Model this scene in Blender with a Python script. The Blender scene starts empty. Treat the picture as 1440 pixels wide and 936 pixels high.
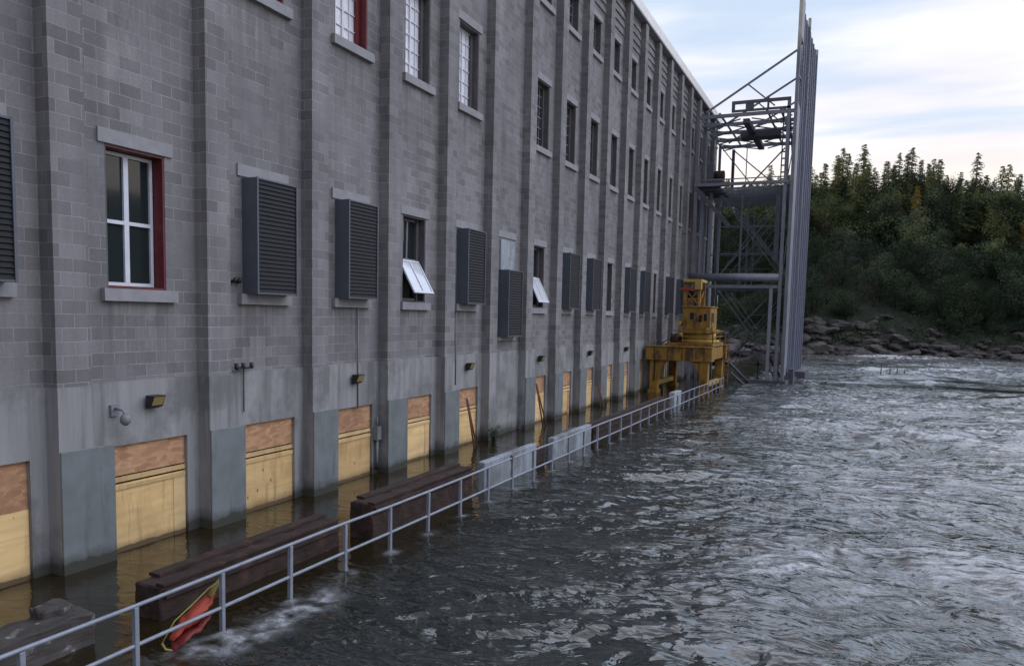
import bpy, bmesh, math, random
import numpy as np
from mathutils import Vector, Matrix, noise as mnoise
R = math.radians
random.seed(7)
SC = bpy.context.scene
COL = SC.collection

# ------------------------------------------------------------------ camera
YAW, PITCH, ROLL = .418, .088, .022
CAMPOS = Vector((10.6, 0.0, 3.98))
fwd = Vector((-math.sin(YAW)*math.cos(PITCH), math.cos(YAW)*math.cos(PITCH), -math.sin(PITCH)))
rt = fwd.cross(Vector((0, 0, 1))).normalized(); up = rt.cross(fwd)
r2 = rt*math.cos(ROLL)+up*math.sin(ROLL); u2 = -rt*math.sin(ROLL)+up*math.cos(ROLL)
cd = bpy.data.cameras.new('camera'); cam = bpy.data.objects.new('camera', cd); COL.objects.link(cam)
m3 = Matrix((r2, u2, -fwd)).transposed()
cam.matrix_world = Matrix.Translation(CAMPOS) @ m3.to_4x4()
cd.sensor_fit = 'HORIZONTAL'; cd.sensor_width = 36.0; cd.lens = 1097/1440*36; cd.shift_y = .05
cd.clip_start = .1; cd.clip_end = 3000
SC.camera = cam

# ------------------------------------------------------------------ world and sun
SUN_EL, SUN_AZ = R(9), R(-112)          # azimuth measured from +y, negative = towards -x
sdir = Vector((math.sin(SUN_AZ)*math.cos(SUN_EL), math.cos(SUN_AZ)*math.cos(SUN_EL), math.sin(SUN_EL)))
W = bpy.data.worlds.new('World'); SC.world = W; W.use_nodes = True
nt = W.node_tree; nt.nodes.clear()
def N(nt, t, **kw):
    n = nt.nodes.new(t)
    for k, v in kw.items():
        if k.startswith('i_'):
            key = k[2:]; key = int(key) if key.isdigit() else key.replace('_', ' ')
            n.inputs[key].default_value = v
        else: setattr(n, k, v)
    return n
def ramp(nt, stops, interp='LINEAR'):
    n = nt.nodes.new('ShaderNodeValToRGB'); cr = n.color_ramp; cr.interpolation = interp
    while len(cr.elements) > 1: cr.elements.remove(cr.elements[-1])
    for i, (p, c) in enumerate(stops):
        e = cr.elements[0] if i == 0 else cr.elements.new(p)
        e.position = p; e.color = (c, c, c, 1) if not hasattr(c, '__len__') else (*c[:3], 1)
    return n
def mth(nt, op, a, b=None, clamp=False):
    n = nt.nodes.new('ShaderNodeMath'); n.operation = op; n.use_clamp = clamp
    for i, v in enumerate((a, b)):
        if v is None: continue
        if isinstance(v, (int, float)): n.inputs[i].default_value = v
        else: nt.links.new(v, n.inputs[i])
    return n.outputs[0]
def mixc(nt, fac, a, b, mode='MIX'):
    n = nt.nodes.new('ShaderNodeMix'); n.data_type = 'RGBA'; n.blend_type = mode
    for key, v in ((0, fac), (6, a), (7, b)):
        if isinstance(v, (int, float)): n.inputs[key].default_value = v
        elif isinstance(v, tuple): n.inputs[key].default_value = (*v[:3], 1)
        else: nt.links.new(v, n.inputs[key])
    return n.outputs[2]
sky = N(nt, 'ShaderNodeTexSky', sky_type='NISHITA', sun_disc=False, sun_elevation=SUN_EL, sun_rotation=SUN_AZ,
        altitude=200, air_density=1.0, dust_density=1.5, ozone_density=1.5)
tc = N(nt, 'ShaderNodeTexCoord'); sep = N(nt, 'ShaderNodeSeparateXYZ'); nt.links.new(tc.outputs['Generated'], sep.inputs[0])
zz = mth(nt, 'MAXIMUM', sep.outputs[2], 0.0)
den = mth(nt, 'ADD', zz, .10)
cx = mth(nt, 'DIVIDE', sep.outputs[0], den); cy = mth(nt, 'DIVIDE', sep.outputs[1], den)
comb = N(nt, 'ShaderNodeCombineXYZ'); nt.links.new(cx, comb.inputs[0]); nt.links.new(cy, comb.inputs[1])
mp = N(nt, 'ShaderNodeMapping'); mp.inputs['Rotation'].default_value = (0, 0, R(25)); mp.inputs['Scale'].default_value = (.32, .75, 1)
mp.inputs['Location'].default_value = (1.55, .35, 0)
nt.links.new(comb.outputs[0], mp.inputs[0])
nz = N(nt, 'ShaderNodeTexNoise', i_Scale=1.0, i_Detail=6.0, i_Roughness=.52, i_Distortion=.35); nt.links.new(mp.outputs[0], nz.inputs['Vector'])
cr = ramp(nt, [(.37, 0.0), (.50, 1.0)], 'EASE'); nt.links.new(nz.outputs['Fac'], cr.inputs[0])
lowc = ramp(nt, [(.10, 1.0), (.24, 0.0)], 'EASE'); nt.links.new(sep.outputs[2], lowc.inputs[0])
cov = mth(nt, 'MAXIMUM', cr.outputs[0], lowc.outputs[0])
nz2 = N(nt, 'ShaderNodeTexNoise', i_Scale=2.3, i_Detail=5.0, i_Roughness=.55); nt.links.new(mp.outputs[0], nz2.inputs['Vector'])
shade = ramp(nt, [(.36, (7.2, 7.2, 8.2)), (.60, (9.2, 9.15, 9.6))]); nt.links.new(nz2.outputs['Fac'], shade.inputs[0])
warm = ramp(nt, [(.0, (9.0, 7.3, 5.2)), (.12, (8.9, 7.7, 6.1)), (.2, (8.6, 8.0, 7.4)), (.32, (1, 1, 1))]); nt.links.new(sep.outputs[2], warm.inputs[0])
wf = ramp(nt, [(.06, 1.0), (.30, 0.0)], 'EASE'); nt.links.new(sep.outputs[2], wf.inputs[0])
ccol = mixc(nt, wf.outputs[0], shade.outputs[0], warm.outputs[0])
blue = mixc(nt, .75, sky.outputs[0], (6.6, 7.9, 9.8))
skyc = mixc(nt, cov, blue, ccol)
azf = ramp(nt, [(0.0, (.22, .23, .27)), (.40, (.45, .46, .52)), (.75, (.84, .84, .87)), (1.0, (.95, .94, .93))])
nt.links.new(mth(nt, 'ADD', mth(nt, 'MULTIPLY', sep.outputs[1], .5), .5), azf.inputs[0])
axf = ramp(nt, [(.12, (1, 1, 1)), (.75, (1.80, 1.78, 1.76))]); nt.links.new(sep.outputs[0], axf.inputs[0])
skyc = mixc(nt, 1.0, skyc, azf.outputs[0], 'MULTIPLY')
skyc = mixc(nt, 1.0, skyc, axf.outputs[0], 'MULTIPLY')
elf = ramp(nt, [(.41, 1.0), (.50, 2.6), (.70, 2.1), (.92, 1.0)]); nt.links.new(sep.outputs[2], elf.inputs[0])   # out-of-view sky band brightened to lift the water reflections and the wall
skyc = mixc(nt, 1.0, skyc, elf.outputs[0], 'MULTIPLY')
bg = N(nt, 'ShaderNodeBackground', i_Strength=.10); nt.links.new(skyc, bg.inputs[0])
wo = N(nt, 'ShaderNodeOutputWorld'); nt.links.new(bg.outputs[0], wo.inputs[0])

sl = bpy.data.lights.new('sun', 'SUN'); sl.energy = 4.0; sl.angle = R(.5); sl.color = (1.0, .84, .58)
so = bpy.data.objects.new('sun', sl); COL.objects.link(so); so.rotation_euler = sdir.to_track_quat('Z', 'Y').to_euler()
so.location = (-60, 40, 60)

SC.render.engine = 'CYCLES'
SC.view_settings.view_transform = 'Standard'; SC.view_settings.look = 'None'
SC.view_settings.exposure = 0.40; SC.view_settings.gamma = 1.0; SC.view_settings.use_curve_mapping = False
SC.cycles.max_bounces = 6; SC.cycles.use_denoising = True

# ------------------------------------------------------------------ mesh helpers
class MB:
    def __init__(s): s.v = []; s.f = []; s.m = []; s.sm = []
    def add(s, vs, fs, mi=0, smooth=False):
        o = len(s.v); s.v += [tuple(p) for p in vs]
        for f in fs: s.f.append(tuple(i+o for i in f)); s.m.append(mi); s.sm.append(smooth)
        return s
    def box(s, x0, x1, y0, y1, z0, z1, mi=0, rot=None, piv=None):
        vs = [Vector((x, y, z)) for x in (x0, x1) for y in (y0, y1) for z in (z0, z1)]
        if rot is not None:
            p = Vector(piv) if piv is not None else Vector(((x0+x1)/2, (y0+y1)/2, (z0+z1)/2))
            vs = [p+rot @ (v-p) for v in vs]
        return s.add(vs, [(0, 1, 3, 2), (4, 6, 7, 5), (0, 4, 5, 1), (2, 3, 7, 6), (0, 2, 6, 4), (1, 5, 7, 3)], mi)
    def bar(s, a, b, w, h=None, mi=0, upv=(0, 0, 1)):
        a = Vector(a); b = Vector(b); h = w if h is None else h
        d = (b-a).normalized(); u = Vector(upv)
        if abs(d.dot(u)) > .95: u = Vector((1, 0, 0))
        sx = d.cross(u).normalized()*w/2; sy = sx.cross(d).normalized()*h/2
        vs = [p+i*sx+j*sy for p in (a, b) for i, j in ((-1, -1), (1, -1), (1, 1), (-1, 1))]
        return s.add(vs, [(3, 2, 1, 0), (4, 5, 6, 7), (0, 1, 5, 4), (1, 2, 6, 5), (2, 3, 7, 6), (3, 0, 4, 7)], mi)
    def tube(s, pts, rad, n=8, mi=0, caps=True, flat=1.0):
        pts = [Vector(p) for p in pts]; rs = rad if hasattr(rad, '__len__') else [rad]*len(pts)
        vs = []; prev = None
        for i, p in enumerate(pts):
            d = (pts[min(i+1, len(pts)-1)]-pts[max(i-1, 0)]).normalized()
            u = prev if prev is not None else (Vector((0, 0, 1)) if abs(d.z) < .9 else Vector((1, 0, 0)))
            sx = d.cross(u).normalized(); sy = sx.cross(d).normalized(); prev = sy
            for k in range(n):
                a = 2*math.pi*k/n; vs.append(p+rs[i]*(math.cos(a)*sx+math.sin(a)*sy*flat))
        fs = []
        for i in range(len(pts)-1):
            for k in range(n):
                k2 = (k+1) % n; fs.append((i*n+k, i*n+k2, (i+1)*n+k2, (i+1)*n+k))
        s.add(vs, fs, mi, True)
        if caps:
            o = len(s.v)-len(vs)
            s.f.append(tuple(o+k for k in range(n-1, -1, -1))); s.m.append(mi); s.sm.append(False)
            e = o+(len(pts)-1)*n; s.f.append(tuple(e+k for k in range(n))); s.m.append(mi); s.sm.append(False)
        return s
    def quad(s, a, b, c, d, mi=0): return s.add([a, b, c, d], [(0, 1, 2, 3)], mi)
    def build(s, name, mats, parent=None, bevel=0.0):
        me = bpy.data.meshes.new(name)
        root = parent
        off = Vector((0, 0, 0))
        if parent is not None:
            while root.parent is not None: root = root.parent
            off = root.location
        me.from_pydata([tuple(Vector(v)-off) for v in s.v], [], s.f)
        if not isinstance(mats, (list, tuple)): mats = [mats]
        for m in mats: me.materials.append(m)
        me.polygons.foreach_set('material_index', s.m); me.polygons.foreach_set('use_smooth', s.sm)
        me.update()
        o = bpy.data.objects.new(name, me); COL.objects.link(o)
        if parent is not None: o.parent = parent
        if bevel:
            bm = bmesh.new(); bm.from_mesh(me)
            bmesh.ops.remove_doubles(bm, verts=bm.verts, dist=1e-5)
            bmesh.ops.bevel(bm, geom=bm.edges[:], offset=bevel, segments=1, affect='EDGES', clamp_overlap=True)
            bm.to_mesh(me); bm.free()
        return o
def tag(o, label, cat, group=None):
    o['label'] = label; o['category'] = cat
    if group: o['group'] = group
    return o
def thing(name, label, cat, loc, group=None):
    o = bpy.data.objects.new(name, None); COL.objects.link(o); o.location = loc; o.empty_display_size = .2
    return tag(o, label, cat, group)
def struct(o, label=None, cat=None):
    o['kind'] = 'structure'
    if label: o['label'] = label; o['category'] = cat
    return o
def copy_thing(src, loc, rz=0, sc=(1, 1, 1), label=None, group=None):
    o = src.copy(); COL.objects.link(o); o.location = loc; o.rotation_euler = (0, 0, rz); o.scale = sc
    if label: o['label'] = label
    if group: o['group'] = group
    for c in list(src.children):
        d = c.copy(); COL.objects.link(d); d.parent = o
        for g in list(c.children):
            e = g.copy(); COL.objects.link(e); e.parent = d
    return o

# ------------------------------------------------------------------ materials
def newmat(name):
    m = bpy.data.materials.new(name); m.use_nodes = True
    n = m.node_tree; b = n.nodes['Principled BSDF']
    return m, n, b
def wpos(n): return N(n, 'ShaderNodeNewGeometry').outputs['Position']
def noise(n, vec, scale, detail=4, rough=.55, sc3=None, dist=0):
    if sc3:
        mpp = N(n, 'ShaderNodeMapping'); mpp.inputs['Scale'].default_value = sc3; n.links.new(vec, mpp.inputs[0]); vec = mpp.outputs[0]
    t = N(n, 'ShaderNodeTexNoise', i_Scale=scale, i_Detail=detail, i_Roughness=rough, i_Distortion=dist); n.links.new(vec, t.inputs['Vector'])
    return t.outputs['Fac']
def rmp(n, fac, stops, interp='LINEAR'):
    r = ramp(n, stops, interp); n.links.new(fac, r.inputs[0]); return r.outputs[0]
def bump(n, b, h, strength=.3, dist=.02):
    bp = N(n, 'ShaderNodeBump', i_Strength=strength, i_Distance=dist); n.links.new(h, bp.inputs['Height']); n.links.new(bp.outputs[0], b.inputs['Normal'])
def simple(name, col, rough=.6, metal=0.0, var=.25, scale=6.0, bmp=.1, stain=None, tide=False):
    """painted or cast surface: base colour with blotchy wear, its own small relief"""
    m, n, b = newmat(name); p = wpos(n)
    f = noise(n, p, scale, 5, .6)
    c = mixc(n, 1.0, col, rmp(n, f, [(.25, 1-var), (.75, 1+var)]), 'MULTIPLY')
    if stain:
        g = noise(n, p, stain[2], 5, .65, sc3=stain[3] if len(stain) > 3 else None)
        c = mixc(n, rmp(n, g, [(stain[1], 0.0), (stain[1]+.14, 1.0)]), c, stain[0])
    if tide:        # silt and algae left by the flood just above the water
        sz = N(n, 'ShaderNodeSeparateXYZ'); n.links.new(p, sz.inputs[0])
        zt = mth(n, 'ADD', sz.outputs[2], mth(n, 'MULTIPLY', noise(n, p, 3.5, 5, .65), -.30))
        c = mixc(n, rmp(n, zt, [(-.05, .95), (.02, .6), (.16, 0.0)]), c, (.040, .040, .028))
    n.links.new(c, b.inputs['Base Color']); b.inputs['Roughness'].default_value = rough; b.inputs['Metallic'].default_value = metal
    if bmp: bump(n, b, noise(n, p, scale*6, 4, .6), bmp, .01)
    return m

def block_mat():
    m, n, b = newmat('concrete_block'); p = wpos(n)
    sp = N(n, 'ShaderNodeSeparateXYZ'); n.links.new(p, sp.inputs[0])
    u = mth(n, 'ADD', sp.outputs[0], sp.outputs[1])
    cb = N(n, 'ShaderNodeCombineXYZ'); n.links.new(u, cb.inputs[0]); n.links.new(sp.outputs[2], cb.inputs[1])
    wob = N(n, 'ShaderNodeTexNoise', i_Scale=1.3, i_Detail=2.0); n.links.new(cb.outputs[0], wob.inputs['Vector'])
    def brick(c1, c2, mo, bias=0.0, msize=.007):
        t = N(n, 'ShaderNodeTexBrick', offset=.5, i_Scale=1.0, i_Mortar_Size=msize, i_Mortar_Smooth=.4, i_Bias=bias, i_Brick_Width=.406, i_Row_Height=.203)
        t.inputs['Color1'].default_value = (*c1, 1); t.inputs['Color2'].default_value = (*c2, 1); t.inputs['Mortar'].default_value = (*mo, 1)
        n.links.new(cb.outputs[0], t.inputs['Vector']); return t
    t = brick((.150, .149, .152), (.242, .240, .241), (.31, .307, .305))
    # mortar worn in and out: only some joints are pale
    jt = noise(n, cb.outputs[0], 1.1, 4, .6)
    t2 = brick((.184, .183, .187), (.213, .212, .216), (.20, .198, .201), .1)
    t3 = brick((.166, .165, .169), (.228, .227, .230), (.37, .368, .37), .0)
    c = mixc(n, rmp(n, jt, [(.40, 0.0), (.60, 1.0)]), t2.outputs[0], t3.outputs[0])
    c = mixc(n, rmp(n, noise(n, cb.outputs[0], .45, 3, .5), [(.40, 0.0), (.58, 1.0)]), c, t.outputs[0])
    # weather: soft vertical runs and broad blotches
    st = noise(n, cb.outputs[0], 1.0, 5, .6, sc3=(2.6, .18, 1))
    c = mixc(n, 1.0, c, rmp(n, st, [(.28, .80), (.70, 1.12)]), 'MULTIPLY')
    bl = noise(n, cb.outputs[0], .33, 4, .6)
    c = mixc(n, 1.0, c, rmp(n, bl, [(.30, .84), (.70, 1.13)]), 'MULTIPLY')
    # dirt washed down below the sills
    my = mth(n, 'MULTIPLY', mth(n, 'FRACT', mth(n, 'DIVIDE', mth(n, 'SUBTRACT', sp.outputs[1], 7.61-2.891*8), 2.891)), 2.891)
    wy_ = mth(n, 'MULTIPLY', rmp(n, mth(n, 'DIVIDE', my, 2.891), [(.34, 0.0), (.39, 1.0), (.78, 1.0), (.84, 0.0)]), 1.0)
    run = rmp(n, noise(n, cb.outputs[0], 1.0, 5, .65, sc3=(7.5, .25, 1)), [(.42, 0.0), (.62, 1.0)])
    za = mth(n, 'DIVIDE', sp.outputs[2], 20.0)
    zm = rmp(n, za, [(.125, 0.0), (.204, .75), (.2045, 0.0), (.38, 0.0), (.489, .65), (.4895, 0.0), (.66, 0.0), (.742, .55), (.7425, 0.0)])
    c = mixc(n, mth(n, 'MULTIPLY', mth(n, 'MULTIPLY', wy_, run), zm), c, (.105, .10, .098))
    # lime bloom
    lb = noise(n, cb.outputs[0], .8, 6, .7, sc3=(1.2, .5, 1))
    c = mixc(n, rmp(n, lb, [(.60, 0.0), (.74, .5)]), c, (.33, .325, .32))
    fine = noise(n, p, 26, 4, .7)
    c = mixc(n, 1.0, c, rmp(n, fine, [(.3, .88), (.7, 1.1)]), 'MULTIPLY')
    n.links.new(c, b.inputs['Base Color']); b.inputs['Roughness'].default_value = .92
    hh = mth(n, 'ADD', mth(n, 'MULTIPLY', t.outputs['Fac'], -1.0), mth(n, 'MULTIPLY', fine, .5))
    bump(n, b, hh, .35, .012)
    return m
def concrete_mat(name='concrete', col=(.250, .255, .256), wet=True):
    m, n, b = newmat(name); p = wpos(n)
    sp = N(n, 'ShaderNodeSeparateXYZ'); n.links.new(p, sp.inputs[0])
    st = noise(n, p, 1.0, 6, .65, sc3=(3.2, 3.2, .22))
    c = mixc(n, 1.0, col, rmp(n, st, [(.28, .50), (.48, 1.0), (.74, 1.35)]), 'MULTIPLY')
    bl = noise(n, p, .7, 5, .62)
    c = mixc(n, rmp(n, bl, [(.48, 0.0), (.60, .75)]), c, (.135, .14, .138))
    if wet:     # tide line: the lowest strip stays dark and wet with algae
        zt = mth(n, 'ADD', sp.outputs[2], mth(n, 'MULTIPLY', noise(n, p, 3, 4), -.22))
        wm = rmp(n, zt, [(-.0, .95), (.09, .55), (.30, 0.0)])
        c = mixc(n, wm, c, (.045, .047, .035))
    b2 = noise(n, p, 1.7, 6, .7, sc3=(1, 1, .45))
    c = mixc(n, rmp(n, b2, [(.56, 0.0), (.72, .55)]), c, (.33, .335, .34))
    n.links.new(c, b.inputs['Base Color']); b.inputs['Roughness'].default_value = .85
    bump(n, b, noise(n, p, 18, 6, .7), .3, .012)
    return m
M_BLOCK = block_mat()
M_CONC = concrete_mat()
M_CURB = simple('weathered_concrete', (.058, .052, .048), .9, 0, .45, 3, .6, ((.28, .28, .26), .58, 5))
M_PALEC = concrete_mat('pale_concrete', (.30, .34, .37), False)
M_LINTEL = simple('lintel_concrete', (.27, .275, .285), .85, 0, .15, 4, .2)
M_COPING = simple('pale_coping', (.78, .77, .74), .5, 0, .12, 1.2, .05)
M_BLUEPANEL = simple('blue_green_panel', (.158, .180, .184), .65, 0, .22, 2.2, .08, ((.100, .128, .130), .54, 1.6, (3, 3, .5)), True)
M_LOUVERBOX = simple('grey_sheet_metal', (.085, .100, .122), .5, .0, .12, 3, .04)
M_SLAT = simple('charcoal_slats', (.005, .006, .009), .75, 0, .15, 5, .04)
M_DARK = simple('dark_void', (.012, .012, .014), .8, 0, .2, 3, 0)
M_WHITE = simple('white_frame_paint', (.62, .66, .72), .4, 0, .08, 6, .03)
M_RED = simple('dark_red_paint', (.13, .020, .024), .5, 0, .25, 4, .08)
M_BROWN = simple('weathered_frame', (.10, .095, .10), .7, 0, .25, 5, .1)
M_GREYFRAME = simple('grey_frame_paint', (.20, .21, .23), .6, 0, .15, 5, .05)
M_PALEPANE = simple('pale_pane', (.72, .72, .76), .35, 0, .18, 5, .0)  # plain pale colour for the near upper-row panes
M_GALV = simple('galvanised_steel', (.25, .28, .33), .55, .25, .18, 6, .06)
M_STEEL = simple('tower_steel', (.185, .200, .232), .55, .15, .22, 1.5, .05)
M_STEELD = simple('tower_dark_steel', (.085, .085, .105), .6, .1, .25, 1.5, .05)
M_BLUEST = simple('tower_blue_cladding', (.165, .188, .245), .55, .1, .22, .8, .05, ((.21, .20, .24), .52, 1.0, (.6, .6, 2)))
M_RUST = simple('rusty_steel', (.034, .019, .015), .9, 0, .5, 4.0, .7, ((.072, .036, .025), .54, 3.5))
M_RUSTROD = simple('rust_rod', (.13, .045, .022), .8, 0, .3, 8, .2)
M_YEL = simple('crane_yellow', (.275, .155, .024), .7, 0, .4, 2.2, .1, ((.080, .042, .020), .50, 2.4, (1, 1, .45)))
M_YELPALE = simple('crane_pale_yellow', (.42, .29, .07), .6, 0, .2, 3, .06)
M_LAMPBLK = simple('black_lamp', (.018, .018, .020), .5, 0, .2, 6, .05)
M_LAMPGLASS = simple('yellow_lit_lens', (.30, .24, .08), .3, 0, .1, 6, 0)  # yellow light on the lens put into its colour
M_ORANGE = simple('orange_fabric', (.34, .050, .024), .6, 0, .18, 9, .25)
M_DKRED = simple('wet_red_fabric', (.16, .016, .014), .5, 0, .25, 9, .25)
M_STRAP = simple('yellow_strap', (.32, .28, .07), .7, 0, .15, 9, .1)
M_WOODGREY = simple('wet_driftwood', (.060, .052, .045), .8, 0, .3, 6, .3)
M_ROOF = simple('roof_membrane', (.20, .20, .20), .9, 0, .2, .8, .1)

def ply_mat(name, col, knots=True):
    m, n, b = newmat(name); p = wpos(n)
    g = noise(n, p, 2.0, 5, .6, sc3=(1, .35, 3.2), dist=.8)
    c = mixc(n, 1.0, col, rmp(n, g, [(.3, .82), (.7, 1.12)]), 'MULTIPLY')
    bl = noise(n, p, 1.3, 4, .6)
    c = mixc(n, rmp(n, bl, [(.52, 0.0), (.72, .55)]), c, tuple(x*k for x, k in zip(col, (.62, .55, .5))))
    if knots:
        v = N(n, 'ShaderNodeTexVoronoi', i_Scale=3.1, i_Randomness=1.0)
        mpp = N(n, 'ShaderNodeMapping'); mpp.inputs['Scale'].default_value = (1, 1.2, .75); n.links.new(p, mpp.inputs[0]); n.links.new(mpp.outputs[0], v.inputs['Vector'])
        c = mixc(n, rmp(n, v.outputs['Distance'], [(.05, .85), (.11, 0.0)]), c, (.10, .055, .025))
    oi = N(n, 'ShaderNodeObjectInfo')
    c = mixc(n, 1.0, c, rmp(n, oi.outputs['Random'], [(0, (.74, .70, .66)), (.5, (1, 1, 1)), (1, (1.08, 1.10, 1.15))]), 'MULTIPLY')
    dr = noise(n, p, 1.0, 5, .65, sc3=(5, 5, .5))
    c = mixc(n, rmp(n, dr, [(.55, 0.0), (.68, .5)]), c, (.24, .14, .06))
    sp = N(n, 'ShaderNodeSeparateXYZ'); n.links.new(p, sp.inputs[0])
    zt = mth(n, 'ADD', sp.outputs[2], mth(n, 'MULTIPLY', noise(n, p, 4, 3), -.08))
    c = mixc(n, rmp(n, zt, [(-.01, 1.0), (.02, .5), (.14, 0.0)]), c, (.13, .085, .04))
    n.links.new(c, b.inputs['Base Color']); b.inputs['Roughness'].default_value = .75
    bump(n, b, g, .12, .01)
    return m
M_PLY = ply_mat('plywood', (.80, .57, .26))
M_LUMBER = ply_mat('lumber', (.68, .49, .24), False)
def osb_mat():
    m, n, b = newmat('strand_board'); p = wpos(n)
    v = N(n, 'ShaderNodeTexVoronoi', i_Scale=9.0)
    mpp = N(n, 'ShaderNodeMapping'); mpp.inputs['Scale'].default_value = (1, .7, 1.8); n.links.new(p, mpp.inputs[0]); n.links.new(mpp.outputs[0], v.inputs['Vector'])
    hs = N(n, 'ShaderNodeSeparateColor'); n.links.new(v.outputs['Color'], hs.inputs[0])
    c = mixc(n, hs.outputs[0], (.37, .195, .10), (.54, .33, .185))
    c = mixc(n, rmp(n, noise(n, p, 1.6, 4), [(.5, 0.0), (.7, .7)]), c, (.24, .125, .07))
    n.links.new(c, b.inputs['Base Color']); b.inputs['Roughness'].default_value = .8
    return m
M_OSB = osb_mat()
def glass_mat():
    m, n, b = newmat('window_glass'); b.inputs['Base Color'].default_value = (.018, .026, .028, 1)
    b.inputs['Roughness'].default_value = .06; b.inputs['IOR'].default_value = 1.42; b.inputs['Specular IOR Level'].default_value = .5
    p = wpos(n); bump(n, b, noise(n, p, .9, 2), .03, .05)
    return m
M_GLASS = glass_mat()
m, n_, b = newmat('tilted_sash_glass'); b.inputs['Base Color'].default_value = (.60, .63, .68, 1); b.inputs['Roughness'].default_value = .12; b.inputs['IOR'].default_value = 1.8  # sky reflection on the open sash put into the pale base colour
M_SASHGLASS = m

# ------------------------------------------------------------------ powerhouse
Y0, S = 7.61, 2.891
def YP(n): return Y0+S*n
NA, NB = -4, 19                    # pilasters NA..NB
YA, YB = YP(NA), 62.5
WX = -.28                          # recessed wall plane
ROOF = 18.65
PH = thing('powerhouse', 'long tall grey concrete block powerhouse with pilasters and boarded doors standing in floodwater', 'building', (0, 35, 0))
win = []                           # openings: (y0,y1,z0,z1,kind,bay)
ground = {-1: 'L', 0: 'A', 1: 'L', 2: 'L', 3: 'H', 4: 'L', 5: 'LL', 6: 'H', 7: 'L', 8: 'L', 9: 'C', 10: 'L', 11: 'L', 12: 'C', 13: 'L', 14: 'L', 15: 'C', 16: 'L', 17: 'L', -2: 'L', -3: 'C'}
for n, k in ground.items():
    if k in 'AHC': win.append((YP(n)+1.09, YP(n)+2.24, 4.27, 6.5, 'G'+k, n))
for n in [0, 1, 2, 3, 4, 6, 7, 8, 9, 10, 11, 12, 13, 14, 15, 16, 17]:
    win.append((YP(n)+1.12, YP(n)+2.36, 10.0, 12.32, 'M', n))
for n in [6, 7, 8, 9, 10, 11, 12, 13, 14, 15, 16, 17]:
    win.append((YP(n)+1.12, YP(n)+2.36, 15.08, 16.52, 'U', n))
ZB = 2.78
doors = [n for n in range(-2, 18) if n != 5]
dz1 = 1.74
def facade(x, z0, z1, holes):
    mb = MB()
    ys = sorted({YA, YB, *[h[0] for h in holes], *[h[1] for h in holes]})
    zs = sorted({z0, z1, *[h[2] for h in holes], *[h[3] for h in holes]})
    for a, bb in zip(ys, ys[1:]):
        run = None
        for c, d in zip(zs, zs[1:]):
            ym, zm = (a+bb)/2, (c+d)/2
            hole = any(h[0] < ym < h[1] and h[2] < zm < h[3] for h in holes)
            if not hole: mb.quad((x, a, c), (x, bb, c), (x, bb, d), (x, a, d))
    return mb
up_holes = [w[:4] for w in win]
mb = facade(WX, ZB, ROOF, up_holes)
DEP = .34
for (a, bb, c, d) in up_holes:      # masonry reveals
    mb.quad((WX, a, c), (WX, a, d), (WX-DEP, a, d), (WX-DEP, a, c)); mb.quad((WX, bb, d), (WX, bb, c), (WX-DEP, bb, c), (WX-DEP, bb, d))
    mb.quad((WX, a, d), (WX, bb, d), (WX-DEP, bb, d), (WX-DEP, a, d)); mb.quad((WX, bb, c), (WX, a, c), (WX-DEP, a, c), (WX-DEP, bb, c))
BX = -17.0
mb.quad((WX, YA, -1), (WX, YA, ROOF), (BX, YA, ROOF), (BX, YA, -1)); mb.quad((WX, YB, ROOF), (WX, YB, -1), (BX, YB, -1), (BX, YB, ROOF))
mb.quad((BX, YA, -1), (BX, YA, ROOF), (BX, YB, ROOF), (BX, YB, -1))
mb.build('wall', M_BLOCK, PH)
# lower concrete course with door openings
CX = WX+.03
dh = [(YP(n)+1.10, YP(n)+2.62, -1.0, dz1) for n in doors]
mb = facade(CX, -1.0, ZB, dh)
for (a, bb, c, d) in dh:
    mb.quad((CX, a, c), (CX, a, d), (CX-.2, a, d), (CX-.2, a, c)); mb.quad((CX, bb, d), (CX, bb, c), (CX-.2, bb, c), (CX-.2, bb, d))
    mb.quad((CX, a, d), (CX, bb, d), (CX-.2, bb, d), (CX-.2, a, d))
mb.quad((CX, YA, ZB), (CX, YB, ZB), (WX-.01, YB, ZB), (WX-.01, YA, ZB))
mb.build('concrete_base', M_CONC, PH)
MB().box(BX, -.30, YA+.01, YB-.01, ROOF-.35, ROOF-.05).build('roof', M_ROOF, PH)
MB().box(WX-.30, .07, YA-.05, YB+.06, ROOF+.003, ROOF+.10, 0).box(-.42, .035, YA, YB, ROOF+.10, ROOF+.62, 1).build('coping', [M_LINTEL, M_COPING], PH)
# courses of raised bands below the parapet on the far bays
mb = MB()
for n in range(5, 19):
    for k in range(4): mb.box(WX+.002, WX+.05, YP(n)+.62, YP(n)+S-.06, 17.05+k*.36, 17.22+k*.36)
mb.build('parapet_bands', M_BLOCK, PH)
# pilasters
for n in range(NA, NB):
    y = YP(n); mb = MB()
    mb.box(WX+.001, 0, y, y+.55, ZB, ROOF, 0)
    mb.box(CX+.001, .02, y-.01, y+.57, -1, ZB, 1)
    if n not in (5,) and n >= -2: mb.box(CX+.002, .018, y+.572, y+.84, -1, 1.78, 1)
    mb.build('pilaster', [M_BLOCK, M_CONC], PH)
    if n not in (5,) and n >= -2:
        w = .86 if n % 3 else .90
        p = MB(); p.box(.024, .05, y-.005, y+w, -.6, 1.83+random.uniform(-.03, .03))
        p.build('base_panel', M_BLUEPANEL, PH, .008)
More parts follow.
